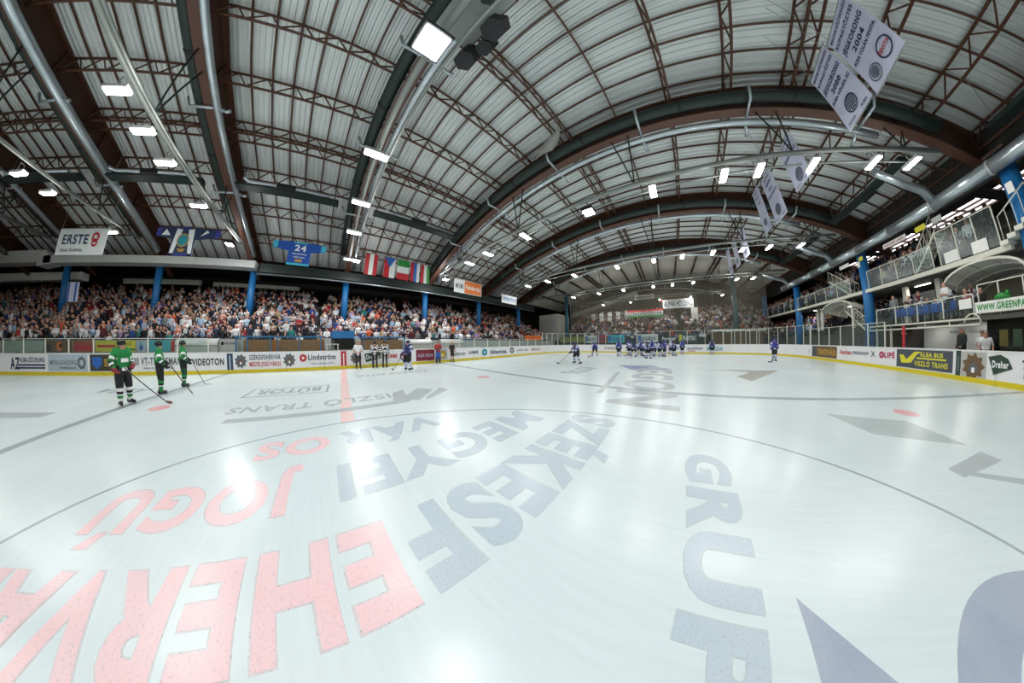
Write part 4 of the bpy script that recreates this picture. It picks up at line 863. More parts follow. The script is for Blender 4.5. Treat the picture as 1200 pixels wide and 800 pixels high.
# people behind the right-hand boards
M_BJK = mat('black_jacket', '17201f', .7)
mb = MB(); mb.box((16.3, 10.5, .12), (2.2, 8.6, .24)); mb.build('bench_floor', M_CONC, kind='structure')
figure((16.2, 10.75, .24), D(75), mod(BASE, **dict(el=(-.27, .05, 1.14), wl=(-.27, .28, 1.0), hl=(-.27, .36, .98))), 'coach in a black jacket with white lettering leaning on the boards', dict(TRO, torso=M_BJK, uarm=M_BJK, farm=M_BJK), skates=False, scale=1.07, hair='dark', hem=(M_BJK, M_BJK), chest=False)
figure((16.5, 9.95, .24), D(95), mod(BASE, **FOLD), 'man in a white shirt just right of the coach', dict(TRO, torso=M_WSHIRT, uarm=M_WSHIRT), skates=False, scale=1.0)
figure((15.9, 9.45, .24), D(120), mod(BASE, chest=(0, .1, 1.27), neck=(0, .16, 1.42), jaw=(0, .2, 1.5), head=(0, .2, 1.59), crown=(0, .19, 1.66), sl=(-.19, .1, 1.36), sr=(.19, .1, 1.36)), 'man in a white shirt leaning forward beside the dark booth', dict(TRO, torso=M_WSHIRT, uarm=M_WSHIRT), skates=False, scale=1.0)
mb = MB(); mb.box((16.35, 14.4, .45), (.7, 1.1, .9)); mb.build('wall_platform', M_CONC, kind='structure')
figure((16.3, 14.25, .9), D(85), mod(BASE, **FOLD), 'man in a dark jacket and red cap standing with folded arms', dict(torso=M_BJK, uarm=M_BJK, hips=M_JEANS, thigh=M_JEANS, shin=M_JEANS, foot=M_BOOT), skates=False, cap=M_RED, scale=.92)
# ================================================================== COLUMNS, BEAMS, DUCTS
LBL = {-3: 'fourth from the left edge', -2: 'third', -1: 'beside the left jersey banner', 0: 'behind the officials', 1: 'behind the nearest blue player', 2: 'by the far corner of the left stand', 3: 'last before the far end'}
for k, y in ((-3, -29.6), (-2, -18.7), (-1, -9.15), (0, 0.0), (1, 9.1), (2, 17.6), (3, 26.8)):
    c = empty('column', (-22.9, y, 3.5), 'round blue column rising through the left stand, '+LBL[k], 'column', 'blue columns of the left stand')
    zt = zbot(-22.9)+.2; mb = MB(); mb.tube([(0, 0, 0), (0, 0, zt-3.5)], .33, 16); mb.build('shaft', M_BLUE, c)
    mb = MB(); mb.box((0, 0, zt-3.5), (.9, .9, .1)); mb.build('head_plate', M_STEELD, c)
for i, y in enumerate((7.8, 18.1, 28.6, 38)):
    c = empty('column', (17.25, y, 0), 'stout blue column on the right side, '+['nearest the camera', 'beside the white stair truss', 'far end of the balcony', 'beyond the far corner'][i], 'column', 'blue columns of the right stand')
    mb = MB(); mb.tube([(0, 0, 0), (0, 0, 8.3)], .38, 18); mb.build('shaft', M_BLUE, c)
    mb = MB(); mb.box((0, 0, 8.35), (1, 1, .12)); mb.build('head_plate', M_STEELD, c)
    if i < 2:
        mb = MB(); mb.box((-.4, .0, 6.9), (.03, .3, .4)); mb.build('notice', M_WHITE, c)
# white ventilation duct on the left
wd = empty('ventilation_duct', (-22, -38, 8.4), 'large white boxed ventilation duct above the left stand', 'duct')
for y0, y1 in ((-44, -38.2), (-38.2, -31.2)):
    mb = MB(); mb.box((-22.1, (y0+y1)/2, 8.75), (1.2, y1-y0-.04, 1.0)); U(mb, 'duct_section', M_WHITE, wd)
for y0, y1 in ((-31.2, -25), (-25, -19.6), (-19.6, -14.2), (-14.2, -8.6)):
    mb = MB(); mb.box((-22.0, (y0+y1)/2, 8.45), (1.1, y1-y0-.03, .62)); U(mb, 'duct_section', M_WHITE, wd)
mb = MB(); mb.prism([(-31.9, 7.9), (-30.2, 8.1), (-30.2, 8.76), (-31.9, 9.2)], (-22.6, 0, 0), Y_, Z_, (1.15, 0, 0)); U(mb, 'transition_piece', M_WHITE, wd)
wd2 = empty('ventilation_duct', (-24.5, -40, 7.2), 'lower white duct set back under the main duct at far left', 'duct')
for y0, y1 in ((-44, -36), (-36, -29)):
    mb = MB(); mb.box((-24.5, (y0+y1)/2, 7.7), (.9, y1-y0-.04, .7)); U(mb, 'duct_section', M_WHITE, wd2)
mb = MB(); mb.box((-27.6, -22, 8.0), (.3, 10, .5)); U(mb, 'duct_section', M_CREAM, wd2)
mb = MB(); mb.box((-27.6, -10.5, 7.9), (.3, 10, .4)); U(mb, 'duct_section', M_CREAM, wd2)
bm = empty('eaves_beam', (-22, -8, 8.2), 'long dark eaves beam over the left stand with a thin silver pipe', 'beam')
mb = MB(); mb.box((-22.2, 11.2, 8.35), (.5, 39, .8)); U(mb, 'beam', M_DUCT, bm)
mb = MB(); mb.tube([(-21.9, -8.5, 7.75), (-21.9, 30.7, 7.75)], .09, 8); U(mb, 'silver_pipe', M_GALV, bm)
# long silver pipe on the right
sp = empty('ventilation_pipe', (16.5, 0, 7.8), 'long thick silver pipe running along the right side above the balcony', 'pipe')
ys_ = list(np.arange(-8, 31, 3.2))
for a, b in zip(ys_, ys_[1:]):
    mb = MB(); mb.tube([(16.5, a+.02, 7.8), (16.5, b-.02, 7.8)], .29, 16); U(mb, 'pipe_section', M_GALV, sp)
    mb = MB(); mb.tube([(16.5, b-.06, 7.8), (16.5, b+.06, 7.8)], .315, 16); U(mb, 'pipe_collar', M_SILV, sp)
for y in (11.0, 20.6, 28.9):
    mb = MB(); mb.tube([(16.4, y, 7.95), (15.9, y, 8.5), (14.8, y, 8.75), (13.2, y, 9.4)], [.24, .24, .2, .2], 10); U(mb, 'branch_pipe', M_GALV, sp)
for y, m, w, t in ((12.6, M_YELP, .7, None), (14.6, M_WHITE, 1.9, 'FEHÉRVÁR'), (11.5, M_SILV, .6, None), (19.8, M_WHITE, 1.2, None), (17.9, M_YELP, .6, None)):
    s = empty('hanging_sign', (16.9, y, 7.25), {12.6: 'small yellow sign under the silver pipe', 14.6: 'long white lettered sign under the silver pipe', 11.5: 'small grey sign under the silver pipe', 19.8: 'white sign strip under the pipe past the blue column', 17.9: 'tiny yellow sign beside the blue column top'}[y], 'sign')
    mb = MB(); mb.box((0, 0, 0), (.03, w, .28)); mb.build('board', m, s)
    mb = MB(); mb.tube([(0, -w*.4, .14), (-.2, -w*.4, .5)], .01, 4); mb.tube([(0, w*.4, .14), (-.2, w*.4, .5)], .01, 4); mb.build('wire', M_BLACK, s)
    if t: mb = MB(); letters(mb, t, (-.02, w*.42, -.07), -Y_, Z_, w*.84, .13); mb.build('lettering', M_RED, s)
# radiant heaters (dark channels along the hall)
HT = [(-14, -8.3, -1.5, 'left of the overhead girder'), (-14, 1.0, 7.8, 'right of the overhead girder'), (-14, -17.4, -10.5, 'left of the left girder'), (-14, -26.6, -19.6, 'at far left'), (16.4, 3.0, 7.2, 'at the upper right corner'), (14.5, 10.2, 17.0, 'behind the champion banners'), (14.5, 19.3, 26, 'far right')]
for x, a, b, w in HT:
    z = zbot(x)-.55; h = empty('radiant_heater', (x, a, z), 'long dark radiant heater channel under the roof, '+w, 'heater', 'radiant heaters along the hall')
    mb = MB(); mb.prism([(-.35, 0), (.35, 0), (.22, .22), (-.22, .22)], (x, a, z), X_, Z_, (0, b-a, 0)); U(mb, 'reflector', M_DUCT, h)
    mb = MB(); mb.tube([(x+.9, a+.8, z+.1), (x+.5, a+1.0, z+.15), (x+.5, b-.6, z+.15)], .1, 8); U(mb, 'flue_pipe', M_GALV, h)
    mb = MB(); mb.box((x+.5, (a+b)/2, z+.15), (.3, 1.2, .26)); U(mb, 'burner_box', M_BLACK, h)
    for yy in (a+.3, b-.3):
        mb = MB(); mb.tube([(x, yy, z+.2), (x, yy, ztop(x))], .015, 4); U(mb, 'suspension_rod', M_GREYST, h)
# diagonal strut cluster behind the left lamps
# ================================================================== RIGHT BALCONIES
def railing(name, x, ys, z0, z1, label, glass=True, posts=M_CREAM):
    r = empty(name, (x, ys[0], z0), label, 'railing')
    for i, y in enumerate(ys):
        mb = MB(); mb.box((x, y, (z0+z1)/2), (.05, .05, z1-z0)); U(mb, 'post', posts, r)
        if i+1 < len(ys):
            mb = MB(); mb.box((x, (y+ys[i+1])/2, (z0+z1)/2+.02), (.012, ys[i+1]-y-.08, z1-z0-.1))
            if glass: U(mb, 'glass_panel', M_GLASS, r)
            mb = MB(); mb.box((x, (y+ys[i+1])/2, z1), (.05, ys[i+1]-y-.05, .04)); U(mb, 'handrail', posts, r)
    return r
mb = MB(); mb.box((17.05, 26, 4.95), (.28, 35, .22)); eb = tag(mb.build('balcony_edge_beam', M_CREAM), 'off-white edge beam along the front of the upper right balcony', 'beam')
railing('balcony_railing', 16.98, list(np.arange(12.4, 17.7, 1.3)), 5.07, 6.25, 'glazed white railing of the upper balcony right of the blue column')
railing('balcony_railing', 16.98, list(np.arange(19.6, 42, 1.7)), 5.07, 6.2, 'glazed white railing of the upper balcony beyond the blue column')
wrl = railing('balcony_railing', 16.98, [8.9, 9.9, 10.9, 11.95], 5.07, 6.7, 'taller glazed railing beside the two white panels at upper right')
for y, w in ((11.3, 'left'), (9.8, 'right')):
    s = MB(); s.box((16.94, y, 5.35), (.03, .75, .5)); U(s, 'white_panel', M_WHITE, wrl)
# projecting white stair landing top right
st = empty('staircase', (17.2, 8.4, 4.6), 'white stepped landing projecting at the upper right edge', 'stairs')
for i in range(5):
    mb = MB(); mb.box((17.1, 8.6-.35*i, 5.1+.17*i), (.9, .35, .17)); U(mb, 'step', M_CREAM, st)
mb = MB()
for i in range(5): mb.tube([(16.7, 8.6-.35*i, 5.2+.17*i), (16.7, 8.6-.35*i, 6.1+.17*i)], .02, 5)
mb.tube([(16.7, 8.6, 6.1), (16.7, 7.2, 6.8)], .03, 5); U(mb, 'banister', M_CREAM, st)
# lattice stairs by the blue column
def lattice(x, y0, y1, z0, z1, label):
    g = empty('stair_lattice', (x, y0, z0), label, 'stairs'); n = 5
    for s in (0, .9):
        mb = MB(); mb.bar((x+s, y0, z0), (x+s, y1, z1), .06, .1); mb.bar((x+s, y0, z0+.9), (x+s, y1, z1+.9), .05, .05); U(mb, 'stringer', M_CREAM, g)
        for i in range(n+1):
            t = i/n; y = y0+(y1-y0)*t; z = z0+(z1-z0)*t; mb = MB(); mb.tube([(x+s, y, z), (x+s, y, z+.9)], .02, 5); U(mb, 'baluster', M_CREAM, g)
            if i < n: t2 = (i+1)/n; mb = MB(); mb.tube([(x+s, y, z), (x+s, y0+(y1-y0)*t2, z0+(z1-z0)*t2+.9)], .015, 5); U(mb, 'brace', M_CREAM, g)
    for i in range(9):
        t = (i+.5)/9; mb = MB(); mb.box((x+.45, y0+(y1-y0)*t, z0+(z1-z0)*t), (.85, .28, .04)); U(mb, 'tread', M_CREAM, g)
lattice(17.25, 19.9, 22.6, 5.0, 6.7, 'white lattice staircase climbing beside the second blue column')
lattice(17.4, 13.9, 12.2, 5.2, 6.9, 'white lattice staircase behind the upper right spectators')
lattice(17.0, 18.2, 20.6, 2.2, 3.9, 'white stair rail under the upper balcony by the blue column')
# vaulted soffits
def vault(x0, x1, y0, y1, zt, rise, label):
    g = empty('stair_vault', (x0, y0, zt-rise), label, 'canopy'); n = 12; cy = (y0+y1)/2; R = (y1-y0)/2
    pr = [(cy+R*math.cos(math.pi*i/n), zt-rise+rise*math.sin(math.pi*i/n)) for i in range(n+1)]
    mb = MB(); k = n+1; m_ = mat('translucent_vault_sheet', 'b9bab0', .5, 0, .08, 2)
    vs = [(x0, y, z) for y, z in pr]+[(x1, y, z-.5) for y, z in pr]+[(x0, y, z+.04) for y, z in pr]+[(x1, y, z-.46) for y, z in pr]
    mb.add(vs, [(i, i+1, k+i+1, k+i) for i in range(n)]+[(2*k+i, 3*k+i, 3*k+i+1, 2*k+i+1) for i in range(n)]+[(i, 2*k+i, 2*k+i+1, i+1) for i in range(n)], 0, True); U(mb, 'vault_sheet', m_, g)
    for j in range(4):
        x = x0+(x1-x0)*j/3; dz = -.5*j/3; mb = MB()
        for a, b in zip(pr, pr[1:]): mb.bar((x, a[0], a[1]+dz-.02), (x, b[0], b[1]+dz-.02), .07, .09)
        U(mb, 'rib', M_CREAM, g)
    for i in range(1, n, 2): mb = MB(); mb.bar((x0, pr[i][0], pr[i][1]-.03), (x1, pr[i][0], pr[i][1]-.53), .03, .03); U(mb, 'batten', M_CREAM, g)
    for y in (y0, y1):
        mb = MB(); mb.box((x0+.05, y, (zt-rise+2.5)/2), (.16, .16, zt-rise-2.5 if False else (zt-rise)-.0)); 
        mb = MB(); mb.box((x0+.05, y, (2.5+zt-rise)/2), (.18, .18, zt-rise-2.5)); U(mb, 'pillar', M_CREAM, g)
    return g
vault(16.75, 19.6, 8.0, 11.9, 4.78, .75, 'off-white ribbed vault under the balcony at upper right')
vault(16.75, 19.6, 19.4, 23.6, 4.78, .7, 'off-white ribbed vault under the balcony beyond the blue column')
for y in (13.2, 15.6, 26.2, 30.2):
    mb = MB(); mb.box((18.2, y, 3.66), (.3, .3, 2.3)); tag(mb.build('balcony_pillar', M_CREAM), 'off-white square pillar between the balconies at %s' % {13.2: 'the standing fans', 15.6: 'the stair foot', 26.2: 'the far vault', 30.2: 'the far corner'}[y], 'pillar')
# lower balcony front
railing('balcony_railing', 16.05, list(np.linspace(10.0, 16.2, 5)), 2.5, 3.42, 'glazed white railing in front of the blue seats')
fr = empty('tubular_edging', (15.95, 9.8, 2.2), 'white tubular frame edging the lower right balcony', 'frame')
mb = MB(); mb.tube([(15.95, 9.7, 2.42), (15.95, 16.8, 2.42)], .05, 6); U(mb, 'upper_tube', M_CREAM, fr)
mb = MB(); mb.tube([(15.95, 9.7, 2.18), (15.95, 16.8, 2.18)], .05, 6); U(mb, 'lower_tube', M_CREAM, fr)
mb = MB(); mb.tube([(15.95, 10.05+.4*math.cos(a), 2.2+.42*math.sin(a)) for a in np.linspace(0, math.pi, 9)], .035, 6); U(mb, 'hoop', M_CREAM, fr)
for y in np.arange(11.2, 16.8, 1.4): mb = MB(); mb.tube([(15.95, y, 2.18), (15.95, y, 2.42)], .03, 5); U(mb, 'strut', M_CREAM, fr)
mb = MB(); mb.box((15.98, 10.35, 3.05), (.03, .6, .4)); tag(mb.build('white_sign', M_WHITE), 'small white sign on the lower right railing', 'sign')
bn = empty('web_banner', (16.0, 9.0, 2.7), 'white banner with green web address below the balcony', 'banner')
mb = MB(); mb.box((16.0, 8.5, 2.83), (.03, 2.8, .42)); U(mb, 'cloth', M_WHITE, bn)
mb = MB(); letters(mb, 'WWW.GREENPAN.HU', (15.97, 9.82, 2.71), -Y_, Z_, 2.6, .24, 0, .03); U(mb, 'lettering', M_GREENP, bn)
mb = MB(); mb.box((16.0, 8.5, 2.62), (.05, 2.9, .04)); U(mb, 'batten', M_CREAM, bn)
em = MB(); em.tube([(16.0, 9.0, 3.11), (16.0, 8.75, 3.16), (16.0, 8.4, 3.1)], [.08, .13, .06], 8); em.ball((16.0, 8.5, 3.25), .09, 8); tag(em.build('leaf_emblem', M_GREENP), 'small green emblem standing above the white web banner', 'sign')
railing('balcony_railing', 16.3, [7.0, 8.0, 9.0, 9.9], 2.5, 3.75, 'low white railing above the web banner', glass=False)
mb = MB(); mb.box((16.3, 8.3, 1.75), (.08, 2.6, 1.35)); bo = tag(mb.build('booth_window', mat('dark_booth_glass', '10130f', .1, 0, .3, 2)), 'dark glazed booth at the right edge behind the boards', 'booth')
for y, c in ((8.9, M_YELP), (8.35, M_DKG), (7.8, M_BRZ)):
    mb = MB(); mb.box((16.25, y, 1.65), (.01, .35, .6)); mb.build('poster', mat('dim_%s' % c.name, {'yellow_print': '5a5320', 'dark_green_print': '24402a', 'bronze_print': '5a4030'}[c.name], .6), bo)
mb = MB(); mb.box((16.6, 9.66, 1.6), (.16, .16, 1.8)); tag(mb.build('booth_post', M_CREAM), 'off-white post at the left of the dark booth', 'post')
mb = MB(); mb.box((15.3, 13.45, 1.27), (.06, .16, 2.06)); tag(mb.build('red_marker_post', M_RED), 'red upright strip beside the right bench entrance', 'post')
for y, w in ((12.6, 'left'), (11.5, 'right')):
    mb = MB(); letters(mb, 'FEHÉRVÁR' if y > 12 else 'VOLÁN', (18.5, y+.4, 1.9), -Y_, Z_, .9, .13); tag(mb.build('wall_lettering', M_GREYP), 'small grey lettering on the bench wall, '+w, 'lettering')
# glazed openings/doors below balcony left of the standing man
for y in (15.4, 16.6): mb = MB(); mb.box((16.4, y, 1.5), (.1, .1, 1.8)); tag(mb.build('door_frame_post', M_CREAM), 'off-white door post under the lower balcony, %s' % ('right' if y < 16 else 'left'), 'post')

# ================================================================== LEFT SIDE FURNITURE
def poster(y0, y1, m, label, items=(), z0=1.22, z1=1.93, x=-17.3):
    p = empty('wall_poster', (x, y0, z0), label, 'poster'); s = (x+.25)/(-16.35)
    mb = MB(); mb.box((x, (y0+y1)/2, (z0+z1)/2), (.04, y1-y0-.05, z1-z0)); U(mb, 'sheet', m, p)
    w = y1-y0; h = z1-z0
    for it in items:
        mb = MB(); o = Vector((x+.026, y0, z0))
        if it[0] == 't': letters(mb, it[1], o+Y_*it[2]*w+Z_*it[3]*h, Y_, Z_, (it[4]-it[2])*w, (it[5]-it[3])*h)
        elif it[0] == 'o': ring(mb, o+Y_*it[1]*w+Z_*it[2]*h, Y_, Z_, it[3]*h, 0, n=16)
        elif it[0] == 'r': flat(mb, o, Y_, Z_, [(it[1]*w, it[2]*h), (it[3]*w, it[2]*h), (it[3]*w, it[4]*h), (it[1]*w, it[4]*h)])
        U(mb, 'print', it[-1], p)
s_ = 1.035
poster(-28.6, -24.2, mat('pale_green_poster', '9fb0a6'), 'pale grey-green sheet at the left edge behind the glass')
poster(-24.0, -21.3, M_BRZ, 'orange and yellow round-motif poster behind the low glass', [('o', .55, .5, .42, M_ORG), ('o', .6, .55, .2, M_YELP), ('r', .02, .02, .25, .6, M_OLIVE)])
poster(-21.2, -19.2, mat('rust_poster', '9a4a35'), 'rust-red poster behind the low glass', [('r', .1, .1, .9, .6, M_RED)])
poster(-19.1, -17.1, mat('yellow_poster', 'c0bd3c'), 'left yellow poster with a red band behind the low glass', [('r', .1, .4, .9, .62, M_RED)])
poster(-17.0, -15.6, M_YELP, 'right yellow poster with dark lettering behind the low glass', [('t', 'TRIÓ', .2, .55, .8, .85, M_DKG), ('r', .0, .1, 1, .3, M_GREENP)])
poster(-15.5, -14.7, M_PALEB, 'white poster with a blue drop near the first green player', [('o', .5, .35, .25, M_MIDB), ('t', 'H2O', .3, .6, .7, .85, M_TEALP)])
poster(-14.6, -12.75, mat('turquoise_poster', '3aa0ad'), 'plain turquoise poster between the green players')
poster(-12.7, -12.4, M_RED, 'narrow red strip left of the silver barrier')
def shelter(y0, y1, label, z1=2.05):
    g = empty('bench_shelter', (-17.2, y0, 1.2), label, 'shelter'); n = 6
    pr = [(-17.65, -.05)]+[(-17.65+.55*math.sin(a), z1-.45+.45*math.cos(a)) for a in np.linspace(0, math.pi/2, n)]+[(-17.1, -.05)]
    mb = MB(); mb.prism([(a, b) for a, b in pr], (0, y0, 0), X_, Z_, (0, y1-y0, 0)); U(mb, 'shell', M_SILV, g)
    mb = MB()
    mb.tube([(-17.08, y0, z1-.45), (-17.08, y1, z1-.45)], .03, 5); U(mb, 'front_tube', M_GREYST, g)
shelter(-12.3, -9.1, 'long silver barrier shelter left of the dark crest wall'); shelter(5.0, 7.6, 'first silver bench shelter right of the officials'); shelter(8.6, 11.2, 'second silver bench shelter farther right')
mb = MB(); mb.box((-17.35, -8.4, 1.6), (.1, 1.3, .85)); cw = tag(mb.build('crest_wall', M_SILV), 'grey panel with a dark crest and lettering left of the blue box', 'panel')
mb = MB(); mb.prism([(.12*math.cos(a), .12*math.sin(a)) for a in np.linspace(0, 6.28, 10)[:-1]], (-17.29, -8.8, 1.72), Y_, Z_, (.01, 0, 0)); mb.build('crest', M_BLACK, cw)
mb = MB(); letters(mb, 'FÉG-TERMO', (-17.285, -8.6, 1.67), Y_, Z_, .75, .1); mb.build('lettering', M_NAVY, cw)
# penalty box
pb = empty('penalty_box', (-17, -7.6, .2), 'blue-framed glazed penalty box with a brown back wall', 'box')
mb = MB(); mb.box((-17.7, -4.4, 1.0), (.1, 6.0, 1.9)); U(mb, 'back_panel', M_BROWN, pb)
for y in (-7.5, -6.7, -5.1, -4.6, -3.1, -1.6):
    mb = MB(); mb.box((-16.6, y, 1.03), (.08, .08, 2.2)); U(mb, 'frame_post', M_BLUEF, pb)
mb = MB(); mb.box((-16.6, -4.5, 2.15), (.1, 6.2, .1)); U(mb, 'top_rail', M_BLUEF, pb)
for a, b in ((-7.4, -6.75), (-6.6, -5.15), (-4.5, -3.15), (-3.0, -1.65)): mb = MB(); mb.box((-16.6, (a+b)/2, 1.6), (.012, b-a, .95)); U(mb, 'glass_pane', M_GLASS, pb)
pb2 = empty('penalty_box', (-17, 1.3, .2), 'blue-framed glazed box behind the officials', 'box')
mb = MB(); mb.box((-17.7, 3.1, 1.0), (.1, 3.5, 1.9)); U(mb, 'back_panel', M_BROWN, pb2)
for y in (1.5, 3.2, 4.85): mb = MB(); mb.box((-16.6, y, 1.03), (.08, .08, 2.2)); U(mb, 'frame_post', M_BLUEF, pb2)
mb = MB(); mb.box((-16.6, 3.15, 2.15), (.1, 3.5, .1)); U(mb, 'top_rail', M_BLUEF, pb2)
for a, b in ((1.55, 3.15), (3.25, 4.8)): mb = MB(); mb.box((-16.6, (a+b)/2, 1.6), (.012, b-a, .95)); U(mb, 'glass_pane', M_GLASS, pb2)
bt = empty('scorer_booth', (-17.4, -.8, 1.2), 'blue scorer booth projecting from the stand behind the centre line', 'booth')
mb = MB(); mb.box((-17.5, 0, 2.35), (.7, 1.7, .55)); U(mb, 'blue_panel', M_BLUE, bt)
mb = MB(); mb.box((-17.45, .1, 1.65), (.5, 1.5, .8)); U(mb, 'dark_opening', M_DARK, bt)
mb = MB(); mb.box((-17.5, -1.15, 1.65), (.6, .5, .85)); mb.box((-17.5, 1.15, 1.65), (.6, .4, .85)); U(mb, 'side_pillar', M_SILV, bt)
mb = MB(); mb.box((-16.4, -.75, 1.63), (.7, .9, .05)); tb = tag(mb.build('table', M_WHITE), 'small white table with dark sides behind the Centre boards', 'table'); tb['label'] = 'small white table behind the boards left of the centre line'
for a in (-.38, .38): mb = MB(); mb.box((-16.4, -.75+a, .8), (.6, .06, 1.6)); mb.build('leg', M_WHITE, tb)
# banner hung in the crowd
bs = empty('held_banner', (-21, -25.9, 5.2), 'white and blue flag held up beside the left blue column', 'flag')
mb = MB(); mb.box((-20.6, -25.6, 5.6), (.03, 1.3, 1.5)); U(mb, 'cloth', M_JW, bs); mb = MB()
for y in (-26.1, -25.3): mb.box((-20.57, y, 5.6), (.02, .18, 1.48))
U(mb, 'stripe', M_MIDB, bs); mb = MB(); mb.tube([(-20.62, -26.3, 4.2), (-20.62, -26.3, 6.4)], .02, 5); U(mb, 'pole', M_BROWN, bs)
for y, w, m, l in ((24.6, 4.4, M_ORG, 'long orange banner over the far end of the left stand'), ):
    mb = MB(); mb.box((-17.82, y, 2.35), (.05, w, .8)); tag(mb.build('stand_banner', m), l, 'banner')
mb = MB(); mb.box((-14.8, 32.52, 2.1), (5.0, .05, 1.0)); tag(mb.build('stand_banner', mat('olive_banner', '8a8c4a')), 'olive-yellow banner at the left of the far stand', 'banner')

# ================================================================== HANGING BANNERS
def wires(par, x, ys, z0):
    mb = MB()
    for y in ys: mb.tube([(x, y, z0), (x, y, ztop(x)+.16)], .012, 4)
    U(mb, 'hanging_wire', M_GREYST, par)
def banner(x, y0, y1, z0, z1, m, label, items, side=1, cat='banner', name='hanging_banner'):
    """side=1 faces +X (seen from the rink, left wall); side=-1 faces -X"""
    b = empty(name, (x, y0, z0), label, cat); n = 6; mb = MB(); h = z1-z0; w = y1-y0
    for i in range(n):
        a, c = y0+w*i/n, y0+w*(i+1)/n; wa, wc = .04*math.sin(i*1.7), .04*math.sin((i+1)*1.7)
        mb.prism([(0, 0), (c-a, 0), (c-a, h), (0, h)], (x-.01, a, z0), Y_, Z_, (.02, 0, 0))
    U(mb, 'cloth', m, b)
    mb = MB(); mb.tube([(x, y0-.05, z1), (x, y1+.05, z1)], .03, 6); mb.tube([(x, y0, z0), (x, y1, z0)], .022, 6); U(mb, 'pole', M_GREYST, b)
    u = Y_*side; o = Vector((x+.02*side, y0 if side > 0 else y1, z0))
    for k, it in enumerate(items):
        mb = MB(); oo = o+X_*side*.003*k
        if it[0] == 't': letters(mb, it[1], oo+u*it[2]*w+Z_*it[3]*h, u, Z_, (it[4]-it[2])*w, (it[5]-it[3])*h, 0, .03)
        elif it[0] == 'o': ring(mb, oo+u*it[1]*w+Z_*it[2]*h, u, Z_, it[3]*w, it[4]*w)
        elif it[0] == 'p': flat(mb, oo, u, Z_, [(a*w, c*h) for a, c in it[1]])
        elif it[0] == 'stripes':
            cx, cy, r = it[1:4]
            for j in range(6):
                a = -r+2*r*(j+.3)/6; q = math.sqrt(max(0, r*r-a*a)); flat(mb, oo, u, Z_, [((cx-q)*w, cy*h+a*w), ((cx+q)*w, cy*h+a*w), ((cx+q)*w, cy*h+(a+r*.2)*w), ((cx-q)*w, cy*h+(a+r*.2)*w)])
        U(mb, 'lettering' if it[0] == 't' else 'emblem', it[-1], b)
    wires(b, x, [y0+.1, y1-.1], z1); return b
M_BANW = mat('white_banner_cloth', 'd9dedd', .7); M_LAVB = mat('lavender_white_banner', 'c6c8de', .7)
banner(-16, -22.3, -17.95, 6.95, 8.65, M_BANW, 'white bank banner with blue lettering at the left', [('t', 'ERSTE', .1, .42, .64, .78, M_NAVY), ('t', 'Közel Önökhöz.', .1, .14, .58, .26, M_NAVY), ('o', .78, .66, .075, .04, M_RED), ('o', .78, .46, .06, .03, M_RED)])
CH = [(8, 3.68, 5.12, 7.75, 10.15, 'larger champion banner with an oval logo at the top right', ['MAGYAR KÖZTÁRSASÁG', 'KUPAGYŐZTES', 'JÉGKORONG', '2004', 'ALBA VOLÁN FEVITA'], 0),
      (8, 5.25, 6.62, 7.85, 10.35, 'champion banner with a large round striped emblem', ['MAGYAR KÖZTÁRSASÁG', 'KUPAGYŐZTES', 'JÉGKORONG', '2000', 'ALBA VOLÁN SC'], 1),
      (8, 9.25, 10.75, 8.3, 10.7, 'champion banner overlapping the lamp, right of the middle three', ['MAGYAR', 'BAJNOK', 'JÉGKORONG'], 1),
      (8, 12.1, 13.6, 8.1, 11.0, 'middle banner of the three beyond the girder', ['MAGYAR', 'BAJNOK', '2003', 'ALBA VOLÁN'], 1),
      (8, 14.2, 15.3, 8.3, 11.3, 'left banner of the three beyond the girder', ['MAGYAR', 'BAJNOK', '2001'], 1),
      (8, 18.6, 20.0, 8.3, 10.6, 'right champion banner of the far cluster', ['MAGYAR', 'BAJNOK', '1999'], 1), (8, 21.2, 22.4, 8.3, 10.9, 'middle champion banner of the far cluster', ['BAJNOK', '1981'], 1), (8, 23.6, 24.8, 8.3, 10.9, 'left champion banner of the far cluster', ['BAJNOK', '1997'], 1)]
for x, y0, y1, z0, z1, lab, tx, kind in CH:
    its = []; n = len(tx)
    for i, s in enumerate(tx):
        big = s in ('JÉGKORONG', '2004', '2000'); top = .95-.115*i-(.02 if i > 1 else 0); ln = min(.9, .085*len(s)+(.12 if big else 0)); its.append(('t', s, .5-ln/2, top-(.07 if big else .05), .5+ln/2, top, M_NAVY))
    if kind: its += [('o', .5, .21, .21, .18, M_NAVY), ('stripes', .5, .21, .17, M_SLATE), ('t', 'FEVITA', .1, .04, .4, .07, M_NAVY), ('t', 'ALBA', .65, .04, .9, .07, M_NAVY)]
    else: its += [('o', .72, .2, .19, .16, M_NAVY), ('t', 'FEVITA', .56, .18, .88, .23, M_RED), ('o', .28, .15, .16, .14, M_SLATE), ('stripes', .28, .15, .11, M_SLATE)]
    banner(x, y0, y1, z0, z1, M_LAVB, lab, its, side=-1)
banner(7.6, 1.6, 2.6, 9.4, 11.6, M_RED, 'red banner corner at the top right edge', [], side=-1)
banner(-16, 9.3, 12.7, 6.65, 8.05, M_BANW, 'white banner with orange lettering right of the flags', [('p', [(.36, .05), (.36, .95), (.98, .95), (.98, .05)], M_ORG), ('t', 'Fehérvár', .4, .35, .96, .7, M_BANW), ('t', 'MVM', .05, .3, .3, .7, M_GREYP)])
banner(-16, 15.8, 18.5, 6.5, 7.55, M_BANW, 'white banner with blue lettering farther right', [('t', 'VIDEOTON', .06, .35, .94, .75, M_MIDB)])
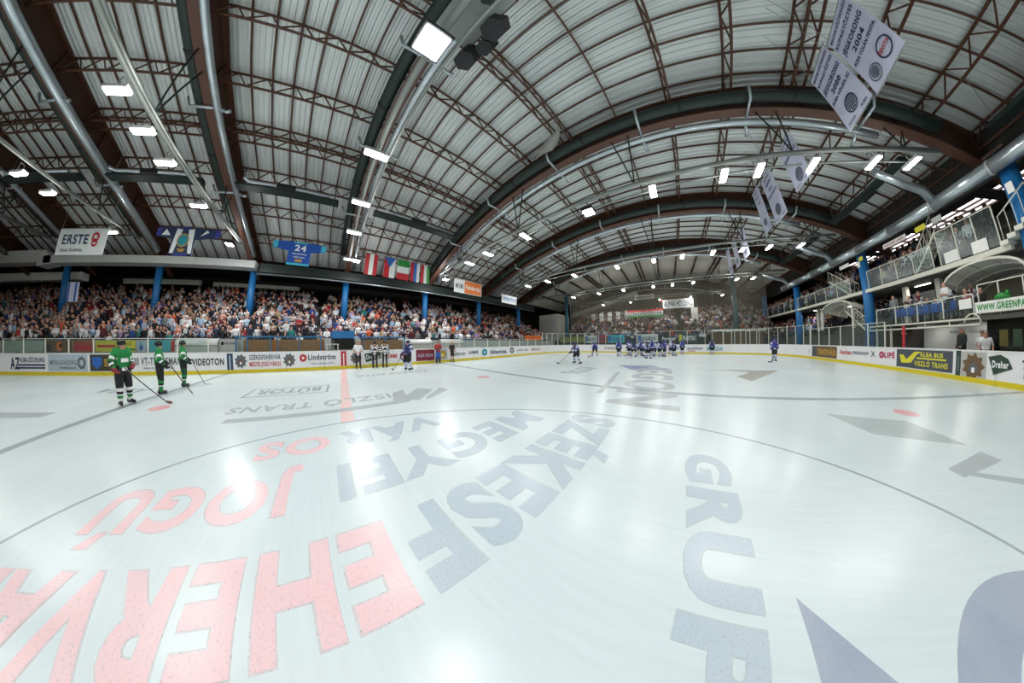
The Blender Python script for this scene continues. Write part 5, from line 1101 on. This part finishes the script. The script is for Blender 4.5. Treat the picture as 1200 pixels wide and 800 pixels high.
FL = [(1.2, 2.15, [M_RED, M_BANW, M_RED], 'v', 'red and white vertical-striped flag, leftmost of five'), (2.7, 3.6, [M_RED, M_MIDB, M_BANW], 'cz', 'red and white flag with a blue wedge, second of five'), (3.8, 4.8, [M_GREENP, M_BANW, M_RED], 'h', 'green, white and red flag, third of five'),
      (4.95, 5.75, [M_RED, M_MIDB, M_BANW], 'v', 'red, blue and white vertical-striped flag, fourth of five'), (5.88, 6.7, [M_RED, M_BANW, M_GREENP], 'v', 'red, white and green vertical flag, rightmost of five')]
for y0, y1, cs, k, lab in FL:
    f = empty('national_flag', (-16, y0, 6.9), lab, 'flag', 'flags hanging in a row'); w = y1-y0; z0, z1 = 6.9, 8.6
    if k == 'v':
        for i, m in enumerate(cs): mb = MB(); mb.box((-16+.03*(i % 2), y0+w*(i+.5)/3, (z0+z1)/2), (.02, w/3, z1-z0)); U(mb, 'stripe', m, f)
    elif k == 'h':
        for i, m in enumerate(cs): mb = MB(); mb.box((-16, (y0+y1)/2, z1-(z1-z0)*(i+.5)/3), (.02, w, (z1-z0)/3)); U(mb, 'stripe', m, f)
    else:
        mb = MB(); mb.box((-16, y0+w/4, (z0+z1)/2), (.02, w/2, z1-z0)); U(mb, 'stripe', cs[0], f); mb = MB(); mb.box((-16, y0+w*.75, (z0+z1)/2), (.02, w/2, z1-z0)); U(mb, 'stripe', cs[2], f)
        mb = MB(); mb.prism([(0, 1.7), (w, 1.7), (w/2, .85)], (-15.985, y0, z0), Y_, Z_, (.01, 0, 0)); U(mb, 'wedge', cs[1], f)
    mb = MB(); mb.tube([(-16, y0-.1, z1+.02), (-16, y1+.1, z1+.02)], .02, 5); U(mb, 'pole', M_GREYST, f); wires(f, -16, [y0+.1], z1)
def jersey(y0, y1, ya, yb, z0, z1, m, m2, label, num, items=()):
    j = empty('jersey_banner', (-16, y0, z0), label, 'banner'); sl = (z1-z0)*.32
    P_ = [(ya, z0), (yb, z0), (yb, z1-sl*1.3), (y1, z1-sl), (y1, z1-.05), (yb, z1), (ya, z1), (y0, z1-.05), (y0, z1-sl), (ya, z1-sl*1.3)]
    mb = MB(); mb.prism(P_, (-16, 0, 0), Y_, Z_, (.03, 0, 0)); U(mb, 'cloth', m, j)
    for a, b, zz0, zz1 in ((y0, y0+.35, z1-sl, z1-.06), (y1-.35, y1, z1-sl, z1-.06), (ya, yb, z0, z0+.14), (ya+.3, yb-.3, z1-.12, z1)):
        mb = MB(); mb.box((-15.96, (a+b)/2, (zz0+zz1)/2), (.02, b-a, zz1-zz0)); U(mb, 'trim_band', m2, j)
    for it in items:
        mb = MB()
        if it[0] == 't': letters(mb, it[1], (-15.945, it[2], it[3]), Y_, Z_, it[4]-it[2], it[5]-it[3], 0, .03)
        elif it[0] == 'p': flat(mb, (-15.95, 0, 0), Y_, Z_, it[1])
        elif it[0] == 'o': ring(mb, (-15.945, it[1], it[2]), Y_, Z_, it[3], it[4])
        U(mb, 'lettering' if it[0] == 't' else 'panel', it[-1], j)
    wires(j, -16, [ya, yb], z1)
M_CYAN = mat('cyan_trim', '3fb4d0', .6)
jersey(-5.5, -1.78, -4.35, -2.8, 6.92, 8.6, mat('royal_blue_cloth', '1c4fa8', .7), M_CYAN, 'royal blue number 24 jersey banner with cyan trim', '24', [('t', '24', -3.95, 7.95, -3.15, 8.4, M_WHITEP), ('t', 'PALKOVICS', -4.05, 7.68, -3.05, 7.78, M_WHITEP), ('t', '1992-2010', -3.95, 7.45, -3.15, 7.54, M_WHITEP), ('p', [(-3.8, 7.15), (-3.3, 7.15), (-3.3, 7.35), (-3.8, 7.35)], M_GOLD)])
jersey(-14.0, -9.3, -12.75, -11.0, 7.0, 8.85, M_NAVY, M_JB, 'navy and white jersey banner with a round crest at left', '', [('p', [(-12.7, 7.0), (-12.45, 7.0), (-12.05, 8.8), (-12.5, 8.8)], M_WHITEP), ('p', [(-11.3, 7.0), (-11.05, 7.0), (-11.2, 8.8), (-11.65, 8.8)], M_WHITEP), ('o', -11.88, 8.0, .36, 0, M_TEALP), ('o', -11.88, 8.0, .45, .36, M_GOLD), ('p', [(-12.2, 7.45), (-11.55, 7.45), (-11.7, 7.25), (-12.0, 7.25)], M_GOLD), ('p', [(-13.6, 8.3), (-12.9, 8.3), (-13.3, 8.7)], M_WHITEP), ('p', [(-10.7, 8.3), (-10.1, 8.6), (-10.3, 8.75)], M_WHITEP)])
# tall net bag / grey streamer under the roof
gs = MB(); gs.tube([(-4.2, 6.8, 11.5), (-3.4, 6.3, 11.1), (-2.9, 6.0, 10.7), (-2.3, 5.6, 10.4), (-1.9, 5.2, 10.1)], [.05, .14, .28, .2, .05], 7); tag(gs.build('rolled_banner', mat('grey_cloth', '8d8c88', .9)), 'grey crumpled cloth hanging from the roof near the middle girder', 'cloth')
spk = empty('speaker_cluster', (-1.6, .9, 9.6), 'dark loudspeaker cluster hung beside the overhead floodlight', 'speaker')
for a, b, c, s in ((-2.35, .95, 9.6, .5), (-1.2, .95, 9.7, .55), (-1.15, -.75, 9.5, .42), (-.6, .3, 9.6, .45), (-1.75, 1.15, 9.8, .4)):
    mb = MB(); mb.prism([(s*math.cos(t)*.62, s*math.sin(t)*.62) for t in np.linspace(0, 2*math.pi, 7)[:-1]], (a, b, c), X_, Y_, (.12, .1, .7)); U(mb, 'horn', M_BLACK, spk)
mb = MB(); mb.tube([(-1.3, .5, 10.2), (-1.3, .5, ztop(-1.3)-.2)], .06, 6); mb.box((-1.3, .3, 10.35), (1.9, 1.2, .08)); U(mb, 'bracket', M_GREYST, spk)

# ================================================================== FAR END DRESSING
def fbanner(x0, x1, z0, z1, m, label, items=(), y=44.5, name='far_banner', cat='banner', k=1.0, wire=True):
    b = empty(name, (x0, y, z0), label, cat); w = x1-x0; h = z1-z0
    mb = MB(); mb.box(((x0+x1)/2, y, (z0+z1)/2), (w, .04, h)); U(mb, 'cloth', m, b)
    for it in items:
        mb = MB(); o = Vector((x0, y-.03, z0))
        if it[0] == 't': letters(mb, it[1], o+X_*it[2]*w+Z_*it[3]*h, X_, Z_, (it[4]-it[2])*w, (it[5]-it[3])*h, 0, .035)
        else: flat(mb, o+Y_*.008, X_, Z_, [(it[1]*w, it[2]*h), (it[3]*w, it[2]*h), (it[3]*w, it[4]*h), (it[1]*w, it[4]*h)])
        U(mb, 'lettering' if it[0] == 't' else 'stripe', it[-1], b)
    if wire: mb = MB(); mb.tube([(x0+.1, y, z1), (x0+.1, y, z1+2)], .012, 4); mb.tube([(x1-.1, y, z1), (x1-.1, y, z1+2)], .012, 4); U(mb, 'hanging_wire', M_GREYST, b)
    return b
fbanner(.43, 5.6, 7.2, 8.7, M_BANW, 'large white banner with blue lettering on the far right', [('t', 'ALPHA HOLDING', .04, .2, .96, .82, M_NAVY)], y=38)
fbanner(-5.95, .42, 5.95, 7.3, M_BANW, 'red, white and green lettered banner at the far end', [('r', 0, .72, 1, 1, M_RED), ('r', 0, 0, 1, .25, M_GREENP), ('t', 'SZÉKESFEHÉRVÁR', .03, .3, .97, .66, M_SLATE)], y=38)
fbanner(-4.4, -.95, 9.15, 9.95, M_BANW, 'small white lettered banner high on the far wall', [('t', 'MEDICOR', .08, .2, .92, .8, M_SLATE)], y=38)
for i in range(5): fbanner(-13.3+1.68*i, -12.5+1.68*i, 5.7, 7.4, M_BANW, 'small white pennant on the far wall, %s of five' % ['leftmost', 'second', 'middle', 'fourth', 'rightmost'][i], [('t', 'FAV', .1, .4, .9, .6, M_SLATE)], y=39, wire=False)
fbanner(5.1, 6.2, 3.9, 7.1, M_BANW, 'long white streamer hanging at the right of the far stand', y=38)
mb = MB(); mb.prism([(-20, 7.6), (-4.5, 11.2), (-4.5, 12.2), (-20, 8.6)], (0, 43.6, 0), X_, Z_, (0, 3.25, 0)); tag(mb.build('sloping_fascia', M_WALLP), 'pale sloping fascia rising across the far wall', 'fascia')
mb = MB(); mb.box((.6, 42.6, 9.4), (2.0, .1, .9)); mb.box((0, 42.6, 12.2), (.04, .04, 5.2)); mb.box((1.2, 42.6, 12.2), (.04, .04, 5.2)); sb = tag(mb.build('scoreboard', M_BLACK), 'dark scoreboard with small red figures on the far wall', 'scoreboard')
mb = MB(); letters(mb, '2:1', (.05, 42.53, 9.2), X_, Z_, 1.1, .5); mb.build('figures', mat('red_led', 'ff3b1a', .5, 0, 0, emit=1.5, ecol='ff3b1a'), sb)
sh_ = empty('corner_block', (-20, 35, 3), 'pale boxy building block in the far left corner', 'block')
mb = MB(); mb.box((-20.5, 36, 3.65), (4.5, 5, 7.3)); U(mb, 'block_body', M_WALLP, sh_)
mb = MB()
for i in range(9): mb.box((-22.2+.4*i, 33.46, 5.0), (.3, .06, 2.6))
U(mb, 'shutter_slats', M_SILV, sh_)
for x, l in ((-16.2, 'left'), (10.8, 'right')):
    c = empty('column', (x, 33.2, 0), 'teal-blue round column at the %s of the far stand' % l, 'column'); mb = MB(); mb.tube([(0, 0, 0), (0, 0, zbot(x)+.1)], .35, 14); mb.build('shaft', mat('teal_column_paint', '2f6070', .5), c)
GP = [(-12.2, -10.2, 'A6', M_BANW, 'white ice-side poster left of the far goal', 'RADIO'), (-10.1, -8.5, 'r', M_RED, 'red ice-side poster left of the far goal', 'CBA'), (-8.3, -5.6, 't', M_CYAN, 'turquoise ice-side poster behind the far goal', 'AQUA'), (-3.6, -.5, 'w', M_BANW, 'white poster with blue logo behind the far goal', 'EGRIV'), (2.4, 5.1, 'g', M_SLATE, 'grey poster with yellow mark at the right of the far goal', 'FUJITSU')]
for x0, x1, _, m, lab, t in GP: fbanner(x0, x1, 1.5, 2.75, m, lab, [('t', t, .25, .25, .9, .7, M_NAVY if m is not M_SLATE else M_WHITEP), ('r', .04, .15, .2, .85, M_MIDB if m is not M_SLATE else M_YELP)], y=32.525, wire=False, name='ice_side_poster', cat='poster')
mb = MB(); letters(mb, 'Partner', (.1, 32.5, 1.8), X_, Z_, 2.0, .5, 0, .03); tag(mb.build('wall_lettering', M_WHITEP), 'white script lettering on the dark far wall', 'lettering')
# far right benches with white header boards
fh = empty('bench_canopy', (7, 31.6, 0), 'row of white-framed glazed benches with white header boards at far right', 'bench')
for i in range(5):
    x = 7.0+1.5*i
    mb = MB(); mb.box((x+.72, 31.6, 3.0), (1.4, .06, .28)); U(mb, 'header_board', M_WHITE, fh)
    mb = MB(); mb.box((x, 31.6, 1.5), (.07, .07, 3.1)); U(mb, 'post', M_WHITE, fh)
mb = MB(); mb.box((10.6, 32.3, 1.5), (7.4, .08, 2.6)); U(mb, 'back_wall', M_BRZ, fh)
# goal
gl = empty('goal', (0, 26.1, 0), 'red-framed hockey goal in front of the far boards', 'goal')
mb = MB(); mb.tube([(-.91, 26.05, 0), (-.91, 26.05, 1.22), (.91, 26.05, 1.22), (.91, 26.05, 0)], .03, 8); U(mb, 'frame', M_RED, gl)
mb = MB()
for x in np.linspace(-.9, .9, 13): mb.tube([(x, 26.05, 1.22), (x, 26.7, 1.0), (x, 27.1, 0)], .006, 3)
for z in np.linspace(.05, 1.0, 7): mb.tube([(-.9, 26.05, z), (-.9, 27.1-.4*z, z), (.9, 27.1-.4*z, z), (.9, 26.05, z)], .006, 3)
U(mb, 'net', M_WHITE, gl)
# ================================================================== LAMPS
def area(name, loc, sx, sy, power, parent, col=(1, .98, .95)):
    l = bpy.data.lights.new(name, 'AREA'); l.shape = 'RECTANGLE'; l.size = sx; l.size_y = sy; l.energy = power; l.color = col
    o = bpy.data.objects.new(name, l); COL.objects.link(o); o.location = loc; o.parent = parent; return o
tm = MB(); tm.box((0, 0, 0), (.34, .95, .12)); ME_HOUS = tm.mesh('housing', M_LAMPW)
tm = MB(); tm.box((0, 0, -.075), (.26, .84, .03)); ME_DIFF = tm.mesh('diffuser', M_LAMPE)
tm = MB(); tm.tube([(-.12, 0, .06), (-.12, 0, .42)], .02, 5); tm.tube([(.12, 0, .06), (.12, 0, .42)], .02, 5); tm.tube([(-.12, 0, .42), (.12, 0, .42)], .02, 5); ME_HANG = tm.mesh('hanger', M_GREYST)
ROWN = {0: 'overhead row', 1: 'row over the near blue line', -1: 'row over the left blue line', 2: 'row over the far zone', -2: 'second row on the left', 3: 'row before the far goal', 4: 'row over the far stand', -3: 'third row on the left'}
ORD = ['first', 'second', 'third', 'fourth', 'fifth', 'sixth', 'seventh', 'eighth', 'ninth', 'tenth', 'eleventh', 'twelfth']
for k, lst in LAMP_ROWS.items():
    y = k*BAY*.995; zt = 9.25
    t = empty('lighting_truss', (-19, y, zt), 'grey lighting beam crossing the hall, '+ROWN[k], 'truss', 'grey lighting beams across the hall')
    mb = MB(); mb.tube([(-19, y, zt), (15.5, y, zt)], .11, 8); U(mb, 'main_tube', M_GREYST, t)
    mb = MB(); mb.tube([(-19, y+.5, zt-.25), (15.5, y+.5, zt-.25)], .05, 6); U(mb, 'cable_tube', M_GREYST, t)
    for x in (-15, -7.5, 0, 7.5, 13.5):
        mb = MB(); mb.tube([(x, y, zt), (x-.5, k*BAY, zbot(x))], .04, 6); U(mb, 'hanger_strut', M_DUCT, t); mb = MB(); mb.tube([(x, y, zt), (x+.5, k*BAY, zbot(x))], .04, 6); U(mb, 'hanger_strut', M_DUCT, t)
    for i, x in enumerate(lst):
        h = empty('ceiling_lamp', (x, y, 8.6), '%s hanging box lamp from the left wall in the %s' % (ORD[i], ROWN[k]), 'lamp', 'box lamps on the lighting beams')
        off_ = (k, i) in ((1, 2), (0, 3))
        hb = link('housing', ME_HOUS, h); hb.rotation_euler.z = .0
        link('diffuser', ME_DIFF, h); link('hanger', ME_HANG, h)
        area('lamp_light', (0, 0, -.12), .3, .9, LAMP_POWER, h)
        l = bpy.data.lights.new('ceiling_fill', 'POINT'); l.energy = FILL_POWER*(2.6 if k > 2 else 1); l.shadow_soft_size = .12; l.color = (1, .97, .93)
        o = bpy.data.objects.new('ceiling_fill', l); COL.objects.link(o); o.parent = h; o.location = (0, .75, -.12)      # added fill point to brighten the roof, not light of the box lamp
for i, (x, y) in enumerate(SPOTS):
    nm = ['blazing square floodlight directly overhead', 'bright floodlight over the near blue line', 'bright floodlight beside the left jersey banner', 'bright floodlight left of the national flags', 'floodlight right of the national flags'][i]
    h = empty('floodlight', (x, y, 8.55), nm, 'floodlight')
    s = .38 if i == 0 else .3
    mb = MB(); mb.box((0, 0, .07), (2*s, 2*s, .2)); mb.build('housing', M_BLACK, h)
    mb = MB(); mb.box((0, 0, -.05), (1.7*s, 1.7*s, .03)); mb.build('lens', M_SPOTE, h)
    mb = MB(); mb.tube([(0, 0, .15), (0, 0, .7)], .04, 6); mb.build('hanger', M_GREYST, h)
    area('flood_light', (0, 0, -.12), 1.5*s, 1.5*s, SPOT_POWER*(1.3, 1.5, 7, 7, 7)[i], h)
    if i > 1:
        l = bpy.data.lights.new('duct_fill', 'POINT'); l.energy = 130; l.shadow_soft_size = .2  # extra fill point added to lift the white duct, no fitting of its own
        o = bpy.data.objects.new('duct_fill', l); COL.objects.link(o); o.parent = h; o.location = (-.6, 0, .1)

for i, (x, y, z) in enumerate(((18.6, 10.2, 4.7), (18.6, 14.6, 4.7), (18.6, 21.5, 4.4), (17.6, 11.2, 2.28), (17.6, 13.8, 2.28), (18.6, 27, 4.7))):  # invented strips, put in to brighten the dark space below the balconies
    h = empty('fill_strip', (x, y, z), 'fluorescent strip lamp under the %s balcony, %s' % ('lower' if z < 3 else 'upper', ['above the red shirt', 'above the middle fans', 'inside the far vault', 'over the coach', 'over the man with the red cap', 'beyond the far vault'][i]), 'lamp')
    mb = MB(); mb.box((0, 0, .03), (.12, 1.2, .06)); mb.build('housing', M_LAMPW, h); mb = MB(); mb.box((0, 0, -.01), (.08, 1.1, .02)); mb.build('diffuser', M_LAMPE, h)
    area('fill_light', (0, 0, -.05), .1, 1.1, 30 if z > 3 else 8, h)
